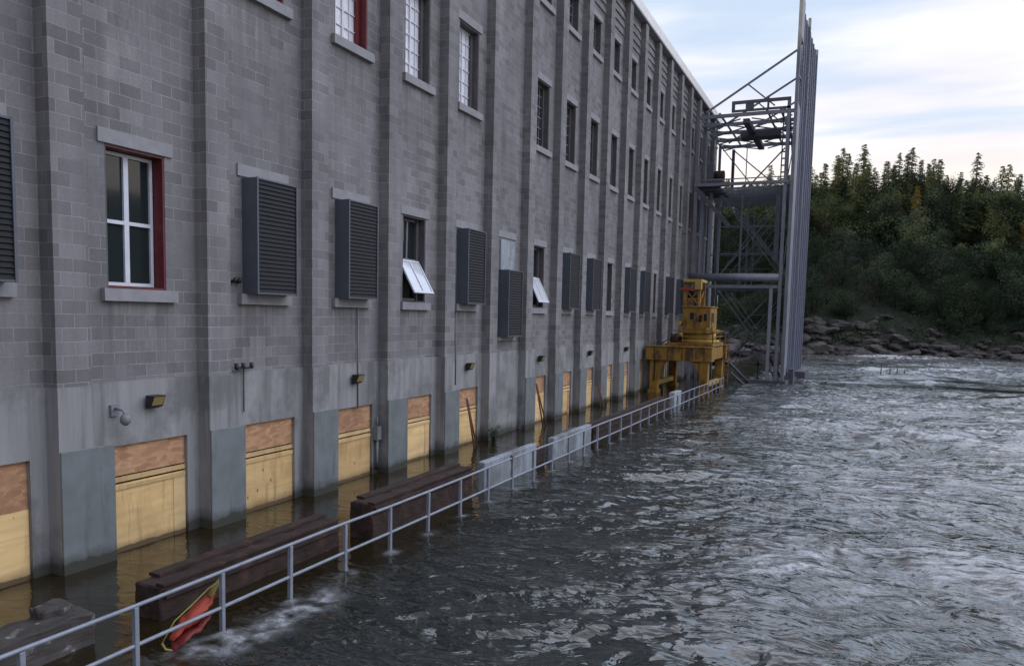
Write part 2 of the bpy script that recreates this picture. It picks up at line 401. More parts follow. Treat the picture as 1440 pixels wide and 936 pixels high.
# thin conduits running down the wall
for n, off, z0 in ((2, 1.98, 1.7), (4, 1.1, 1.9)):
    y = YP(n)+off
    MB().tube([(WX+.05, y, z0), (WX+.05, y+.01, 9.5), (WX+.05, y, ROOF)] if off < 1.0 else [(WX+.05, y, z0), (WX+.05, y, 4.2)], .017, 6).build('conduit', M_GREYFRAME, PH)

# doors boarded with plywood
for n in doors:
    a, bb = YP(n)+1.10, YP(n)+2.62
    j = random.uniform(-.05, .05); zl = 1.06+j
    p = MB(); p.box(CX-.10, CX-.06, a+.004, bb-.004, -.8, zl)
    ply = p.build('plywood_panel', M_PLY, PH)
    if n % 7 != 6:
        q = MB(); q.box(CX-.11, CX-.07, a+.004, bb-.004, zl+.14, dz1-.003); q.build('strand_board_strip', M_OSB, ply)
        q = MB(); q.box(CX-.095, CX-.055, a+.01, bb-.01, zl+.035, zl+.115)
        q.bar((CX-.05, a+.02, zl-.06), (CX-.05, bb-.02, zl-.05), .03, .06); q.build('batten', M_LUMBER, ply)
    else:
        q = MB(); q.box(CX-.11, CX-.07, a+.004, bb-.004, zl+.003, dz1-.003); q.build('strand_board_strip', M_OSB, ply)
    if n in (0, 3, 7):
        q = MB(); q.box(CX-.058, CX-.05, a+(bb-a)*.82, bb-.02, -.5, zl-.02); q.build('side_board', M_OSB if n == 7 else M_LUMBER, ply)

# windows
def lintel_sill(par, a, bb, z0, z1, lint=True):
    if lint: MB().box(WX+.001, WX+.035, a-.13, bb+.15, z1+.01, z1+.23).build('lintel', M_LINTEL, par)
    MB().box(WX-.20, WX+.10, a-.12, bb+.17, z0-.20, z0-.003).build('sill', M_LINTEL, par)
def window(a, bb, z0, z1, kind, n):
    fx = WX-DEP+.05
    A = kind == 'GA'; red = A or (kind == 'M' and n in (2, 1, 0))
    mlin = M_RED if red else M_BROWN
    fm = M_WHITE if A else (M_WHITE if kind == 'M' and n < 5 else M_GREYFRAME)
    fr = MB()
    fw = .055 if A else .05
    y0, y1, c, d = a+.05, bb-.05, z0+.05, z1-.05
    fr.box(fx, fx+.06, y0, y0+fw, c, d); fr.box(fx, fx+.06, y1-fw, y1, c, d)
    fr.box(fx, fx+.06, y0+fw, y1-fw, c, c+fw); fr.box(fx, fx+.06, y0+fw, y1-fw, d-fw, d)
    if A:
        ym = (y0+y1)/2; zt = c+(d-c)*.48
        fr.box(fx+.003, fx+.063, ym-.045, ym+.045, c+fw, d-fw)
        fr.box(fx+.006, fx+.066, y0+fw, ym-.045, zt-.03, zt+.03); fr.box(fx+.006, fx+.066, ym+.045, y1-fw, zt-.03, zt+.03)
    elif kind in ('M', 'U'):
        nr = 6 if kind == 'M' else 4
        ym = (y0+y1)/2
        fr.box(fx+.003, fx+.057, ym-.03, ym+.03, c+fw, d-fw)
        for i in range(1, nr):
            zt = c+(d-c)*i/nr; fr.box(fx+.004, fx+.05, y0+fw, ym-.03, zt-.014, zt+.014); fr.box(fx+.004, fx+.05, ym+.03, y1-fw, zt-.014, zt+.014)
        for q in ((y0+fw+ym)/2, (ym+y1-fw)/2): fr.box(fx+.008, fx+.046, q-.012, q+.012, c+fw, d-fw)
    else:
        ym = (y0+y1)/2
        zt = c+(d-c)*.50
        fr.box(fx+.003, fx+.06, ym-.022, ym+.022, (zt if kind == 'GH' else c+fw), d-fw)
        fr.box(fx+.006, fx+.066, y0+fw, y1-fw, zt-.03, zt+.03)
    W_ = fr.build('window', fm, PH)
    if A: W_['label'] = 'white two sash window in a dark red surround'
    lin = MB()                                 # painted lining of the reveal
    e = .004; t = .035
    x0, x1 = fx-.02, WX-.01
    lin.box(x0, x1, a+e, a+t, z0+e, z1-e, 1); lin.box(x0, x1, bb-t, bb-e, z0+e, z1-e); lin.box(x0, x1, a+t, bb-t, z1-t, z1-e); lin.box(x0, x1, a+t, bb-t, z0+e, z0+t)
    if not A and kind != 'U': lin.box(x0, x0+.12, bb-.16, bb-t, z0+t, z1-t)
    lin.build('lining', [mlin, M_BROWN], W_)
    pm = M_PALEPANE if kind == 'M' and n < 5 else M_GLASS
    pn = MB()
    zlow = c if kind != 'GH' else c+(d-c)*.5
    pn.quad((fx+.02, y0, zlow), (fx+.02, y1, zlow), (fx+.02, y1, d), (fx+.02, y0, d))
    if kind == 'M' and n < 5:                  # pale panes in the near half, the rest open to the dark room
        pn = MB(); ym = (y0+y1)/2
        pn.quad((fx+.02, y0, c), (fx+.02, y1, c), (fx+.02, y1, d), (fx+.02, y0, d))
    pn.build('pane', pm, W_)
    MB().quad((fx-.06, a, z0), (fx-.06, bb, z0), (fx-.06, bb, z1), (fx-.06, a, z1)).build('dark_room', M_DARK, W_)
    if kind == 'GH':                           # hopper sash swung out at the foot
        zt = c+(d-c)*.5-.03; L = zt-c-.04; ang = R(30 if n == 3 else 26); tw = .0
        o = Vector((fx+.10, 0, zt)); dv = Vector((math.sin(ang), 0, -math.cos(ang))); nv = Vector((math.cos(ang), 0, math.sin(ang)))
        s = MB(); g = MB()
        def P(y, l, k): q = o+dv*l+nv*k; return (q.x, y, q.z)
        ya, yb = y0+.03, y1-.03
        for (u0, u1, l0, l1) in ((ya, ya+.05, 0, L), (yb-.05, yb, 0, L), (ya+.05, yb-.05, 0, .05), (ya+.05, yb-.05, L-.06, L), ((ya+yb)/2-.025, (ya+yb)/2+.025, .05, L-.06)):
            vs = [P(u, l, k) for u in (u0, u1) for l in (l0, l1) for k in (0, .04)]
            s.add(vs, [(0, 1, 3, 2), (4, 6, 7, 5), (0, 4, 5, 1), (2, 3, 7, 6), (0, 2, 6, 4), (1, 5, 7, 3)])
        sash = s.build('open_sash', M_WHITE, W_)
        g.quad(P(ya+.04, .04, .02), P(yb-.04, .04, .02), P(yb-.04, L-.05, .02), P(ya+.04, L-.05, .02)); g.build('sash_glass', M_SASHGLASS, W_)
    lintel_sill(W_, a, bb, z0, z1)
for w in win: window(*w)
# louvre boxes
for n, k in ground.items():
    if k[0] != 'L': continue
    a, bb = YP(n)+1.15, YP(n)+2.30; z0, z1 = 4.28, 6.46
    if k == 'LL': z0, z1 = 3.27, 5.45
    xf = .10
    f = MB()
    f.box(WX+.002, xf, a, a+.03, z0, z1); f.box(WX+.002, xf, bb-.03, bb, z0, z1); f.box(WX+.002, xf, a+.03, bb-.03, z1-.03, z1); f.box(WX+.002, xf, a+.03, bb-.03, z0, z0+.03)
    f.box(xf-.012, xf+.006, a-.006, a+.035, z0-.006, z1+.006); f.box(xf-.012, xf+.006, bb-.035, bb+.006, z0-.006, z1+.006)
    L_ = f.build('louver_box', M_LOUVERBOX, PH)
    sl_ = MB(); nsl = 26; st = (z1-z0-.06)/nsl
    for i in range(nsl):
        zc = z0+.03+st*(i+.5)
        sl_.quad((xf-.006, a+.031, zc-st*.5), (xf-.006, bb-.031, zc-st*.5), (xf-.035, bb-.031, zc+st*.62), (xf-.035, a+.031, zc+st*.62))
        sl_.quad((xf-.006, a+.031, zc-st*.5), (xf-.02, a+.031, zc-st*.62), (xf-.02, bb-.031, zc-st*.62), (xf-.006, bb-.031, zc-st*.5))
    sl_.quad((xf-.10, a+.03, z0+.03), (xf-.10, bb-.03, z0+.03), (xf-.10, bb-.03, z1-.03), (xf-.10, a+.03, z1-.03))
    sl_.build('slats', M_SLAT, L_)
    if k == 'LL':
        MB().box(WX+.001, WX+.05, a+.05, bb+.05, z1+.01, 6.44).build('blanking_panel', M_PALEC, L_)
        MB().box(WX+.001, WX+.035, a-.13, bb+.15, 6.51, 6.73).build('lintel', M_LINTEL, L_)
        MB().box(WX-.02, WX+.10, a-.10, bb+.10, 3.14, 3.262).build('sill', M_LINTEL, L_)
    else: lintel_sill(L_, a, bb, z0, z1+.02)
# small fittings fixed for good to the wall
mb = MB(); mb.box(CX+.001, CX+.14, YP(2)+2.64, YP(2)+2.82, .85, 1.18); mb.tube([(CX+.07, YP(2)+2.73, .85), (CX+.07, YP(2)+2.73, .1)], .035, 8); mb.tube([(CX+.07, YP(2)+2.73, 1.18), (CX+.07, YP(2)+2.73, 1.40)], .02, 6)
mb.build('meter_box', M_BLUEPANEL, PH)
def insulators(y, z, w):
    mb = MB(); mb.bar((CX+.10, y-w, z), (CX+.10, y+w, z), .035); mb.bar((CX, y, z), (CX+.10, y, z), .04)
    for k in (-w, -w*.1, w):
        mb.tube([(CX+.10, y+k, z-.02), (CX+.10, y+k, z+.03), (CX+.10, y+k, z+.06), (CX+.10, y+k, z+.10)], [.025, .045, .03, .045], 8)
    mb.tube([(CX+.04, y+.05, z), (CX+.03, y+.06, z-.85)], .012, 5)
    mb.build('insulator_bracket', M_LAMPBLK, PH)
insulators(YP(1)+1.04, 2.86, .20); 
mb = MB(); y = YP(1)+.92
for dy in (-.05, .07): mb.tube([(WX, y+dy, 4.5), (WX+.07, y+dy, 4.5), (WX+.10, y+dy, 4.57)], [.03, .045, .03], 8)
mb.build('cable_hook', M_LAMPBLK, PH)

# wall lamps
lampsrc = None
for n in (-2, 0, 2, 4, 6, 8, 10, 12):
    y = YP(n)+1.83; x = CX
    lab = {0: 'black boxy wall lamp with yellow lit lens above the nearest large plywood door', 2: 'black wall lamp on the concrete below the second full louver box in view',
           4: 'black wall lamp above the plywood with rusty rods, left of the stained blank bay', 6: 'black wall lamp below the farther window with an open sash',
           8: 'small black wall lamp second farthest before the yellow crane', 10: 'small black wall lamp farthest along, just before the yellow crane'}.get(n, 'black wall lamp on the concrete base of the powerhouse')
    if n in (-2, 12): continue
    t = thing('wall_lamp', lab, 'lamp', (x, y, 2.40), 'wall lamps along the concrete base')
    w = .13
    b_ = MB(); vs = [(x+.05, y-w, 2.29), (x+.05, y+w, 2.29), (x+.05, y+w, 2.52), (x+.05, y-w, 2.52), (x+.16, y-w, 2.33), (x+.16, y+w, 2.33), (x+.24, y+w, 2.52), (x+.24, y-w, 2.52)]
    b_.add(vs, [(0, 3, 2, 1), (0, 1, 5, 4), (2, 3, 7, 6), (1, 2, 6, 5), (3, 0, 4, 7), (4, 5, 6, 7)])
    b_.build('housing', M_LAMPBLK, t, .006)
    MB().box(x, x+.05, y-.05, y+.05, 2.36, 2.48).build('bracket', M_LAMPBLK, t)
    l_ = MB(); l_.quad((x+.166, y-w*.85, 2.345), (x+.166, y+w*.85, 2.345), (x+.236, y+w*.85, 2.50), (x+.236, y-w*.85, 2.50)); l_.build('lens', M_LAMPGLASS, t)
t = thing('dome_camera', 'grey dome security camera on a wall bracket left of the nearest lamp', 'camera', (CX, YP(0)+1.12, 2.28))
y = YP(0)+1.12
MB().box(CX, CX+.05, y-.07, y+.07, 2.24, 2.42).tube([(CX+.05, y, 2.36), (CX+.20, y+.02, 2.34), (CX+.24, y+.03, 2.26)], .022, 8).build('bracket', M_GREYFRAME, t)
MB().tube([(CX+.24, y+.03, 2.28), (CX+.24, y+.03, 2.22), (CX+.24, y+.03, 2.15), (CX+.24, y+.03, 2.10)], [.05, .085, .08, .03], 12).build('dome', M_GREYFRAME, t)

# ------------------------------------------------------------------ walkway under the floodwater
struct(MB().box(-1, 3.75, -12, 62.4, -1.6, -.45).build('walkway', M_CURB))

# curb beams and parapet blocks standing out of the flood
def rough_box(x0, x1, y0, y1, z0, z1, seg, amp, seed, sag=None):
    bm = bmesh.new()
    bmesh.ops.create_cube(bm, size=1.0)
    for v in bm.verts: v.co = Vector((x0+(v.co.x+.5)*(x1-x0), y0+(v.co.y+.5)*(y1-y0), z0+(v.co.z+.5)*(z1-z0)))
    bmesh.ops.bevel(bm, geom=bm.edges[:], offset=.02, segments=1, affect='EDGES')
    bmesh.ops.subdivide_edges(bm, edges=[e for e in bm.edges if e.calc_length() > .15], cuts=seg, use_grid_fill=True)
    for v in bm.verts:
        q = mnoise.noise_vector(v.co*2.3+Vector((seed, 0, 0)))*amp + mnoise.noise_vector(v.co*7+Vector((seed, 3, 0)))*amp*.6 + mnoise.noise_vector(v.co*16+Vector((seed, 3, 0)))*amp*.35
        v.co += q
        if sag: v.co.z += sag(v.co)
    me = bpy.data.meshes.new('beam'); bm.to_mesh(me); bm.free()
    mbx = MB(); mbx.v = [tuple(v.co) for v in me.vertices]; mbx.f = [tuple(p.vertices) for p in me.polygons]; mbx.m = [0]*len(mbx.f); mbx.sm = [False]*len(mbx.f)
    return mbx
def beam_thing(name, label, x0, x1, y0, y1, z1, mat, amp=.012, capmat=None, cap=None, sag=None, seed=1):
    t = thing(name, label, 'parapet', ((x0+x1)/2, (y0+y1)/2, -.5))
    rough_box(x0, x1, y0, y1, -.6, z1, 22, amp, seed, sag).build('block', mat, t)
    if cap: cap(t, x0, x1, y0, y1, z1)
    return t
def rust_cap(t, x0, x1, y0, y1, z1):
    MB().box(x0-.03, x0+.16, y0+.25, y1+.02, z1+.003, z1+.05).box(x1-.10, x1+.03, y0+.02, y1-.02, z1+.003, z1+.035).build('steel_rail', M_RUST, t)
    MB().box(x1+.004, x1+.05, y0+.05, y1-.05, z1-.16, z1-.05).build('side_strip', M_RUST, t)
brk = lambda co: (-.05*max(0, mnoise.noise(Vector((co.x*7, co.y*6, 9))))+-.05*max(0, mnoise.noise(Vector((co.x*4, co.y*3.1, 1))))-.05*(1 if mnoise.noise(Vector((co.y*2.1, 4, co.x*2))) > .2 else 0)) if co.z > .25 else 0
beam_thing('concrete_parapet', 'broken weathered concrete parapet block nearest the bottom left corner', 2.0, 2.5, 2.2, 6.22, .40, M_CURB, .030, sag=brk, seed=3)
rb_ = rough_box(2.02, 2.30, 5.72, 6.12, .36, .50, 5, .05, 33).build('concrete_chunk', M_CURB)
tag(rb_, 'loose broken concrete chunk lying on the parapet at bottom left', 'rubble')
beam_thing('rusty_curb_beam', 'long low rusty brown curb beam beside the orange float', 2.20, 2.66, 7.02, 10.75, .44, M_RUST, .022, None, rust_cap, seed=5)
beam_thing('rusty_curb_beam', 'taller rusty brown curb beam between the float beam and the pale panels', 2.47, 2.95, 11.3, 15.2, .62, M_RUST, .024, None, rust_cap, seed=8)
def pale_cap(t, x0, x1, y0, y1, z1):
    MB().box(x0-.03, x0-.004, y0+.9, y0+2.3, z1-.2, z1+.03).build('dark_cover', M_STEELD, t)
beam_thing('pale_parapet', 'pale grey concrete parapet panel nearer of two behind the railing', 2.84, 3.02, 15.65, 18.75, .66, M_PALEC, .004, None, pale_cap, seed=11)
beam_thing('pale_parapet', 'pale grey concrete parapet panel farther of two behind the railing', 2.88, 3.06, 19.9, 23.2, .64, M_PALEC, .004, None, pale_cap, seed=12)
beam_thing('rusty_curb_beam', 'short dark rusty block in the gap between the two pale panels', 2.40, 2.85, 18.95, 19.75, .40, M_RUST, .02, seed=14)
beam_thing('rusty_curb_beam', 'dark low curb beam beyond the pale panels leading towards the crane', 2.55, 3.0, 23.6, 34.4, .45, M_RUST, .015, None, rust_cap, seed=15)
beam_thing('concrete_parapet', 'small pale concrete block behind the railing just before the crane', 2.75, 3.0, 35.4, 36.9, .62, M_PALEC, .015, seed=16)

# ------------------------------------------------------------------ railing
RX = 3.54
RL = thing('railing', 'long galvanised two rail safety railing half drowned along the walkway edge', 'railing', (RX, 24, -.5))
def rtop(y): return .745+.006*math.sin(y*.9)-.004*max(0, y-28)*.9
posts = [4.63+1.27*k-.0006*k*k for k in range(-5, 34)]
for y in posts:
    if y > 46.5: break
    lean = random.uniform(-.012, .012)
    MB().box(RX-.028, RX+.028, y-.028, y+.028, -.5, rtop(y)-.02, rot=Matrix.Rotation(lean, 3, 'Y')).build('post', M_GALV, RL, .004)
for nm, dz in (('top_rail', 0.0), ('mid_rail', -.45)):
    pts = [(RX, y, rtop(y)+dz+random.uniform(-.006, .006)) for y in posts if y < 47]
    MB().tube(pts, .024, 8).build(nm, M_GALV, RL)
MB().box(RX-.04, RX+.04, 16.0-.05, 16.0+.05, .70, .83).build('clamp', M_STEEL, RL)

# ------------------------------------------------------------------ orange float washed against the railing
t = thing('rescue_float', 'orange and yellow fabric rescue float caught against the railing in white water', 'float', (3.36, 6.9, 0))
def crumple(pts, rad, n, flat, amp, seed):
    P_ = []; R_ = []
    for i in range(len(pts)-1):
        for k_ in range(4):
            u = k_/4; P_.append(Vector(pts[i]).lerp(Vector(pts[i+1]), u)); R_.append(rad[i]*(1-u)+rad[i+1]*u)
    P_.append(Vector(pts[-1])); R_.append(rad[-1])
    mb = MB().tube(P_, R_, n, flat=flat)
    mb.v = [tuple(Vector(v)+mnoise.noise_vector(Vector(v)*8+Vector((seed, 0, 0)))*amp+mnoise.noise_vector(Vector(v)*17)*amp*.35) for v in mb.v]
    return mb
crumple([(3.33, 6.54, .05), (3.35, 6.66, .13), (3.36, 6.82, .22), (3.36, 6.98, .31), (3.38, 7.10, .38), (3.40, 7.17, .45)], [.04, .09, .11, .10, .08, .04], 18, .55, .045, 1).build('bag', M_ORANGE, t)
crumple([(3.40, 6.50, -.04), (3.42, 6.66, .05), (3.43, 6.84, .11), (3.44, 7.0, .17), (3.44, 7.1, .22)], [.05, .10, .11, .08, .04], 16, .40, .045, 4).build('wet_flap', M_DKRED, t)
MB().tube([(3.385, 7.12, .42), (3.41, 7.19, .53), (3.44, 7.23, .62)], [.06, .055, .018], 8, flat=.4).build('collar', M_STRAP, t)
MB().tube([(3.30, 6.46, .05), (3.33, 6.62, .27), (3.36, 6.85, .39), (3.40, 7.08, .53), (3.46, 7.20, .60)], .008, 6).tube([(3.30, 6.46, .05), (3.38, 6.44, .0), (3.42, 6.5, -.03)], .014, 6).build('strap', M_STRAP, t)

# ------------------------------------------------------------------ leaning rusty rods
def rods(y, label, sp, z1, x1=.02):
    t = thing('leaning_rods', label, 'rods', (x1+.25, y, -.4), 'rusty rods propped on the boards')
    MB().tube([(x1, y-.02, z1), (x1+.32, y+sp*.2, -.4)], .028, 7).build('rod', M_RUSTROD, t)
    MB().tube([(x1, y+.03, z1-.08), (x1+.30, y+sp, -.4)], .026, 7).build('rod', M_RUSTROD, t)
    MB().tube([(x1+.02, y-.05, z1-.15), (x1+.03, y+.09, z1-.18)], .02, 6).build('tie', M_STEELD, t)
rods(20.55, 'pair of rusty rods propped close together on the plywood left of the stained blank bay', .30, 1.50)
rods(26.0, 'pair of rusty rods spread apart on the plywood just right of the stained blank bay', .55, 1.55)
rods(33.2, 'short rusty rods leaning far along the wall near the crane', .4, 1.2)

# plants at the foot of the blank bay
def leaf_mat(name, c1, c2, trans=.25):
    m, n, b = newmat(name)
    oi = N(n, 'ShaderNodeObjectInfo'); p = wpos(n)
    f = noise(n, p, .55, 3, .6)
    r = mth(n, 'ADD', mth(n, 'MULTIPLY', oi.outputs['Random'], .6), mth(n, 'MULTIPLY', f, .6))
    c = mixc(n, rmp(n, r, [(.25, 0.0), (.85, 1.0)]), c1, c2)
    n.links.new(c, b.inputs['Base Color']); b.inputs['Roughness'].default_value = .7; b.inputs['Specular IOR Level'].default_value = .2
    tr = N(n, 'ShaderNodeBsdfTranslucent'); n.links.new(c, tr.inputs[0])
    mx = N(n, 'ShaderNodeMixShader'); mx.inputs[0].default_value = trans
    n.links.new(b.outputs[0], mx.inputs[1]); n.links.new(tr.outputs[0], mx.inputs[2])
    n.links.new(mx.outputs[0], n.nodes['Material Output'].inputs[0])
    return m
M_LEAF = leaf_mat('bush_leaves', (.026, .046, .026), (.055, .082, .040), .2)
M_NEEDLE = leaf_mat('spruce_needles', (.040, .062, .026), (.082, .102, .042), .28)
M_NEEDLED = leaf_mat('dark_needles', (.022, .038, .024), (.045, .064, .032), .2)
M_SUNLIT = leaf_mat('sunlit_needles', (.13, .10, .03), (.16, .12, .035), .35)  # warm sunlight put into the needle colour
M_WEED = leaf_mat('weed_leaves', (.03, .06, .02), (.05, .09, .03))
M_BARK = simple('bark', (.05, .042, .036), .9, 0, .3, 4, .3)
rng = random.Random(3)
def weed(x, y, h, n, label):
    t = thing('weed', label, 'plant', (x, y, -.1))
    st = MB(); lf = MB()
    for i in range(n):
        a = rng.uniform(0, 6.28); sp = rng.uniform(.05, .35)*h; top = Vector((x+math.cos(a)*sp, y+math.sin(a)*sp, h*rng.uniform(.6, 1)))
        st.tube([(x+rng.uniform(-.05, .05), y+rng.uniform(-.05, .05), -.1), top], [.012, .005], 5)
        for k in range(9):
            q = Vector((x, y, 0)).lerp(top, .35+.65*k/8)+Vector((rng.uniform(-.09, .09), rng.uniform(-.09, .09), rng.uniform(-.04, .04)))
            d = Vector((rng.uniform(-1, 1), rng.uniform(-1, 1), rng.uniform(-.3, .6))).normalized()*.08; s_ = d.cross(Vector((0, 0, 1))).normalized()*.025
            lf.quad(q, q+d*.5+s_, q+d, q+d*.5-s_)
    st.build('stem', M_WEED, t); lf.build('leaves', M_WEED, t)
weed(.25, 21.95, .62, 14, 'green weed clump growing at the pilaster foot left of the stained blank bay')
weed(.25, 33.9, .5, 8, 'small weed growing at the wall foot near the crane')

# ------------------------------------------------------------------ yellow gantry crane
K = thing('gantry_crane', 'yellow gantry crane with cab and mast straddling the flooded walkway', 'crane', (1.9, 44.2, -.5))
ya, yb = 42.0, 46.6; xl, xr = .45, 3.12
for (x, y) in ((xl, ya), (xr, ya), (xl, yb), (xr, yb)):
    lg = MB(); lg.box(x-.22, x+.22, y-.22, y+.22, -.5, 1.75)
    lg.box(x-.28, x+.28, y-.34, y+.34, -.5, .15)
    l_ = lg.build('leg', M_YEL, K, .015)
    if y == yb: continue
    sgn = 1 if x == xl else -1          # curved haunch under the beam
    hz = MB(); prof = [(x+sgn*(.22), 1.80), (x+sgn*.22, .45)]
    for i in range(7):
        a_ = i/6*math.pi/2; prof.append((x+sgn*(.22+.62*(1-math.cos(a_))), .45+1.30*math.sin(a_)))
    prof.append((x+sgn*.84, 1.80))
    nn = len(prof); vs = [(px, y-.16, pz) for px, pz in prof]+[(px, y+.16, pz) for px, pz in prof]
    hz.add(vs, [tuple(range(nn)), tuple(range(2*nn-1, nn-1, -1))]+[(i, i+nn, (i+1) % nn+nn, (i+1) % nn) for i in range(nn)]); hz.build('haunch', M_YEL, l_)
for y in (ya, yb):
    MB().box(-.02, 3.52, y-.26, y+.26, 1.80, 2.46).box(-.05, 3.55, y-.32, y+.32, 2.463, 2.52).box(-.05, 3.55, y-.32, y+.32, 1.755, 1.797).build('cross_beam', M_YEL, K, .01)
for x in (xl, xr):
    MB().box(x-.24, x+.24, ya+.33, yb-.33, 1.80, 2.46).build('side_beam', M_YEL, K, .01)
    MB().box(x-.10, x+.10, ya+.23, yb-.23, .35, .60).build('sill_beam', M_YELPALE, K)
MB().box(.9, 3.40, 42.6, 46.2, 2.523, 2.70).build('deck', M_YEL, K)
MB().tube([(2.35, 44.2, 2.70), (2.35, 44.2, 2.86)], 1.12, 20).tube([(2.35, 44.2, 2.86), (2.35, 44.2, 3.22)], .92, 20).build('slewing_ring', M_YELPALE, K)
MB().box(1.45, 3.25, 43.1, 45.5, 3.22, 3.42).build('turntable', M_YEL, K, .01)
cab = MB().box(1.60, 3.10, 43.2, 45.3, 3.42, 4.62).box(1.55, 3.15, 43.15, 45.35, 4.62, 4.70).build('cab', M_YEL, K, .02)
for (x0, x1, z0, z1) in ((2.02, 2.22, 3.98, 4.34), (2.48, 2.66, 3.84, 4.22), (2.76, 2.92, 3.90, 4.28)):
    MB().box(x0, x1, 43.18, 43.197, z0, z1).build('cab_window', M_DARK, cab)
MB().box(3.103, 3.115, 43.6, 44.3, 3.8, 4.35).build('cab_window', M_DARK, cab)
MB().box(2.95, 3.30, 43.0, 43.16, 3.24, 3.55).build('control_box', M_YELPALE, K)
for (x, y) in ((1.65, 43.4), (2.42, 43.4), (1.65, 44.8), (2.42, 44.8)):
    MB().box(x-.07, x+.07, y-.07, y+.07, 4.70, 6.0).build('mast_post', M_YEL, K)
ms = MB()
for y in (43.4, 44.8): ms.bar((1.65, y, 4.75), (2.42, y, 5.6), .06); ms.bar((2.42, y, 4.75), (1.65, y, 5.6), .06); ms.bar((1.65, y, 5.1), (2.42, y, 5.1), .07)
ms.bar((1.65, 43.4, 4.75), (1.65, 44.8, 5.6), .06); ms.bar((2.42, 43.4, 4.75), (2.42, 44.8, 5.6), .06); ms.build('mast_brace', M_YEL, K)
MB().box(1.55, 2.55, 43.25, 44.95, 6.003, 6.16).box(2.2, 2.55, 43.2, 43.5, 5.6, 6.0).build('mast_head', M_YELPALE, K, .01)
MB().box(1.35, 2.30, 43.22, 43.32, 5.58, 5.70).build('red_bar', M_ORANGE, K)
MB().tube([(1.75, 43.9, 5.3), (2.3, 43.9, 5.3)], .26, 14).build('hoist_drum', M_RUST, K)
MB().tube([(1.25, 42.85, 2.70), (1.25, 42.85, 3.15)], .20, 12).box(1.0, 1.5, 43.3, 43.9, 2.70, 3.0).build('winch', M_RUST, K)
MB().tube([(1.42, 43.05, 3.75), (1.42, 44.6, 3.75)], .13, 10).build('air_tank', M_YELPALE, K)
MB().tube([(1.0, 44.6, 2.95), (1.0, 45.8, 2.95)], .22, 12).build('motor', M_YELPALE, K)
MB().bar((1.5, 43.15, 3.3), (1.15, 42.7, 2.75), .07).build('stay', M_YEL, K)
MB().bar((3.2, 43.1, 3.9), (3.36, 42.8, 2.75), .05).build('stay', M_YEL, K)
lad = MB()
for x in (3.36, 3.60): lad.bar((x, 46.95, .2), (x, 46.95, 3.1), .05)
for i in range(9): lad.bar((3.36, 46.95, .45+i*.3), (3.60, 46.95, .45+i*.3), .03)
lad.build('ladder', M_YEL, K)
hr = MB()
for (a_, b_) in (((.95, 42.65), (3.38, 42.65)), ((3.38, 42.65), (3.38, 46.15)), ((.95, 46.15), (3.38, 46.15))):
    hr.bar((*a_, 3.35), (*b_, 3.35), .035); hr.bar((*a_, 3.05), (*b_, 3.05), .03)
    for k in range(4):
        q = (a_[0]+(b_[0]-a_[0])*k/3, a_[1]+(b_[1]-a_[1])*k/3); hr.bar((*q, 2.7), (*q, 3.35), .035)
hr.build('handrail', M_YEL, K)
for xx_ in (1.7, 2.0, 2.3): MB().tube([(xx_, 43.9, 6.0), (xx_+.02, 43.7, 2.55)], .018, 5).build('cable', M_DARK, K)
MB().tube([(1.2, 42.9, 2.7), (1.0, 42.6, 2.9), (.7, 42.2, 2.6), (.5, 41.76, 1.9), (.48, 41.75, .6)], .03, 6).build('hose', M_DARK, K)
for x_ in (.45, 1.2, 1.95, 2.5, 3.12): MB().box(x_-.02, x_+.02, ya-.275, ya-.262, 1.80, 2.46).build('stiffener', M_RUST, K)
MB().tube([(3.15, 44.9, 4.7), (3.15, 44.9, 5.35)], .03, 6).build('exhaust', M_GALV, K)

# ------------------------------------------------------------------ steel gate tower
T = thing('steel_tower', 'tall galvanised steel gate tower with clad outer side at the far end of the powerhouse', 'tower', (3.2, 56.5, -1))
F, Bk = 52.0, 61.3
def frame(name, segs, mat, parent=None, w=.12):
    if name in ('cross_brace', 'girt', 'lower_beam', 'purlin', 'base_beam', 'walkway_rail'):
        for sgm in segs: MB().bar(sgm[0], sgm[1], *(sgm[2:] if len(sgm) > 2 else (w,))).build(name, mat, parent or T)
        return
    mb = MB()
    for sgm in segs: mb.bar(sgm[0], sgm[1], *(sgm[2:] if len(sgm) > 2 else (w,)))
    return mb.build(name, mat, parent or T)
TOPZ = 24.2
for (x, y, w, z1) in ((5.80, F, .20, 17.6), (6.20, F, .20, TOPZ), (6.40, 56.6, .18, 23.9), (6.62, Bk, .20, 23.3)):
    MB().box(x-w/2, x+w/2, y-w/2, y+w/2, -1, z1).build('column', M_STEEL, T)
# clad side made of deep vertical ribs, with a bright slit behind the front column
cl = MB(); nrib = 30; CS = 54.3
for i in range(nrib):
    s0 = i/nrib; s1 = (i+.5)/nrib
    y0, y1 = CS+(Bk-CS)*s0, CS+(Bk-CS)*s1; xa = 6.20+.42*s0
    dd = .035+.05*(i % 4 == 1)
    cl.box(xa-.10, xa+dd, y0, y1, .55, 23.5-.6*s0)
    cl.box(xa-.10, xa-.02, y1, CS+(Bk-CS)*(i+1)/nrib, .55, 23.48-.6*s0)
cl.build('side_cladding', M_BLUEST, T)
MB().box(6.14, 6.30, 52.14, 53.9, .5, 17.4).box(6.14, 6.30, 52.14, 53.9, 21.4, 23.9).build('cladding_edge', M_STEEL, T)
frame('girt', [((6.12, 53.0, z), (6.5, Bk, z), .10, .14) for z in (3.2, 6.6, 9.8, 12.9, 16.2, 19.4, 22.6)], M_STEELD)
